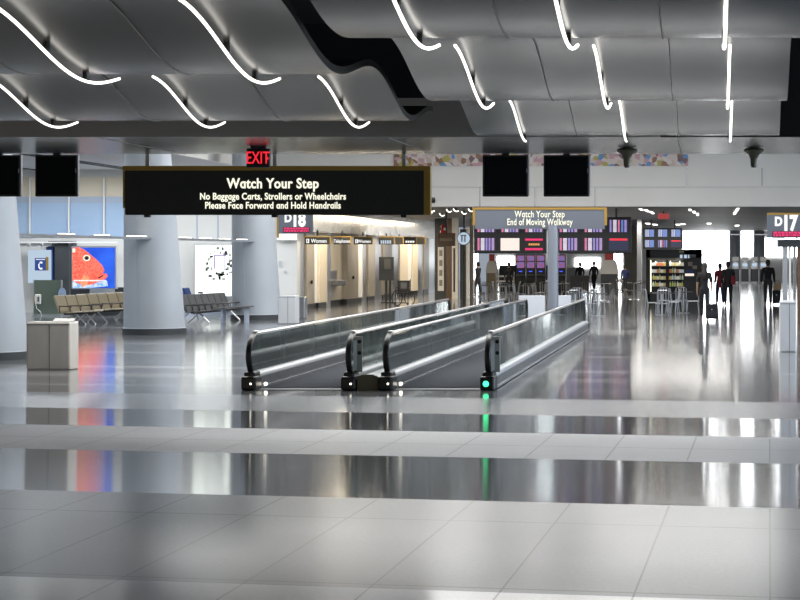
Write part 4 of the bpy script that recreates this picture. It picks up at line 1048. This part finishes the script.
y = 78.6; t = thing('shoulder_bag', 'dark maroon bag carried by the person in the black jacket', 'bag', (X(733.2, y), y, .85)); MB().box(-.09, .09, -.16, .16, 0, .34, .04).build('body', 'cloth_red', t)
MB().tube([(-.03, -.12, .33), (-.1, -.05, .6), (-.1, .05, .6), (-.03, .12, .33)], .012, 6).build('strap', 'black', t)
def suitcase(label, px, y, w, h, handle):
    t = thing('suitcase', label, 'suitcase', (X(px, y), y, 0))
    MB().box(-w/2, w/2, -.13, .13, .07, h, .035).build('shell', 'cloth_black', t)
    box('pocket', 'cloth_grey', -w*.38, w*.38, -.15, -.13, .14, h*.6, t, .01); box('badge', 'alu', -.02, .02, -.16, -.15, h*.66, h*.7, t)
    for sx in (-1, 1): MB().lathe([(.045, -.015), (.045, .015)], (0, 0, 0), 12).build('wheel', 'rubber', t).location = (sx*w*.38, .0, .045)
    for c in t.children:
        if c.name.startswith('wheel'): c.rotation_euler = (0, PI/2, 0)
    MB().tube([(-w*.2, .12, h-.02), (-w*.2, .12, handle), (w*.2, .12, handle), (w*.2, .12, h-.02)], .011, 6).build('handle', 'alu', t)
suitcase('black wheeled suitcase behind the woman in black', 711.8, 61.2, .38, .52, .95)
suitcase('upright black suitcase right of the walking man', 776.5, 80.3, .32, .60, 1.0)
y = 80.2; t = thing('tote_bag', 'tan bag resting on the upright black suitcase', 'bag', (X(777.3, y), y+.06, .605)); MB().prism([(-.17, 0), (.17, 0), (.15, .28), (-.15, .28)], -.1, .04).build('body', 'tan_bag', t)
MB().tube([(-.08, -.03, .27), (-.06, -.03, .38), (.06, -.03, .38), (.08, -.03, .27)], .012, 6).build('handle', 'brown', t)

# ------------------------------------------------------------------ mosaic mural on the bulkhead
def mosaic_mat():
    m = mat('mosaic_mural', (.5, .4, .4), .4); nt = m.node_tree; b = nt.nodes['Principled BSDF']
    tc = nt.nodes.new('ShaderNodeTexCoord'); v = nt.nodes.new('ShaderNodeTexVoronoi'); v.inputs['Scale'].default_value = 8
    nz = nt.nodes.new('ShaderNodeTexNoise'); nz.inputs['Scale'].default_value = 1.1
    mx = nt.nodes.new('ShaderNodeMix'); mx.data_type = 'RGBA'; mx.inputs[0].default_value = .25
    nt.links.new(tc.outputs['Object'], nz.inputs['Vector']); nt.links.new(tc.outputs['Object'], mx.inputs[6]); nt.links.new(nz.outputs['Color'], mx.inputs[7]); nt.links.new(mx.outputs[2], v.inputs['Vector'])
    rp = nt.nodes.new('ShaderNodeValToRGB'); rp.color_ramp.interpolation = 'CONSTANT'; e = rp.color_ramp.elements
    e[0].color = (.62, .5, .42, 1); e[1].position = .9; e[1].color = (.12, .3, .6, 1)
    for p, c in ((.2, (.3, .16, .1)), (.32, (.7, .6, .55)), (.5, (.45, .4, .1)), (.6, (.6, .35, .4)), (.72, (.75, .68, .62)), (.82, (.2, .12, .14))):
        q = e.new(p); q.color = (*c, 1)
    sp = nt.nodes.new('ShaderNodeSeparateColor'); nt.links.new(v.outputs['Color'], sp.inputs[0]); nt.links.new(sp.outputs[0], rp.inputs[0]); nt.links.new(rp.outputs[0], b.inputs['Base Color'])
    return m
M['mosaic'] = mosaic_mat()
tag(box('mosaic_mural', 'mosaic', X(394, 72), X(688, 72), 71.93, 72, Z(166, 72), Z(166, 72)+1.1), 'colourful mosaic strip along the top of the beige bulkhead', 'mural')
t = thing('wall_camera', 'small dark camera on the bulkhead right of the black sign', 'camera', (X(433, 71.8), 71.8, Z(203, 71.8)))
MB().lathe([(.06, 0), (.09, .06), (.08, .14)], n=12).build('dome', 'black', t, True); box('bracket', 'grey_vinyl', -.05, .05, 0, .2, .14, .2, t)

# ------------------------------------------------------------------ lights
def area(name, loc, sx, sy, e, c=(1, 1, 1), rot=(0, 0, 0)):
    l = bpy.data.lights.new(name, 'AREA'); l.shape = 'RECTANGLE'; l.size = sx; l.size_y = sy; l.energy = e; l.color = c
    o = bpy.data.objects.new(name, l); COL.objects.link(o); o.location = loc; o.rotation_euler = rot; return o
for i, yy in enumerate((35, 44, 53, 62)):
    area('hall_ceiling_lamp', (-5, yy, 6.7), 14, 2.0, 1150, (1, .98, .95))
area('lounge_ceiling_lamp', (-22, 52, 4.9), 8, 12, 850, (.85, .93, 1))
area('lounge_ceiling_lamp', (-20, 66, 4.9), 9, 3, 650, (.9, .95, 1))
for yy in (74, 86, 98): area('restroom_lamp', (-13.4, yy, 3.6), .8, 8, 420, (1, .86, .66))
area('low_hall_lamp', (-4, 95, 3.7), 10, 1.2, 1000, (1, .95, .88)); area('low_hall_lamp', (1, 130, 3.7), 12, 1.5, 1400, (1, .98, .95))
area('aisle_warm_fill', (-12, 14, 3.35), 4, 7, 420, (1, .84, .64))  # added warm fill out of view, tinting the near left floor
w = bpy.data.worlds.new('world'); sc.world = w; w.use_nodes = True
w.node_tree.nodes['Background'].inputs[0].default_value = (.75, .85, 1, 1); w.node_tree.nodes['Background'].inputs[1].default_value = .4

sc.view_settings.view_transform = 'Standard'; sc.view_settings.look = 'None'; sc.view_settings.gamma = 1; sc.view_settings.exposure = 0
sc.view_settings.use_curve_mapping = False
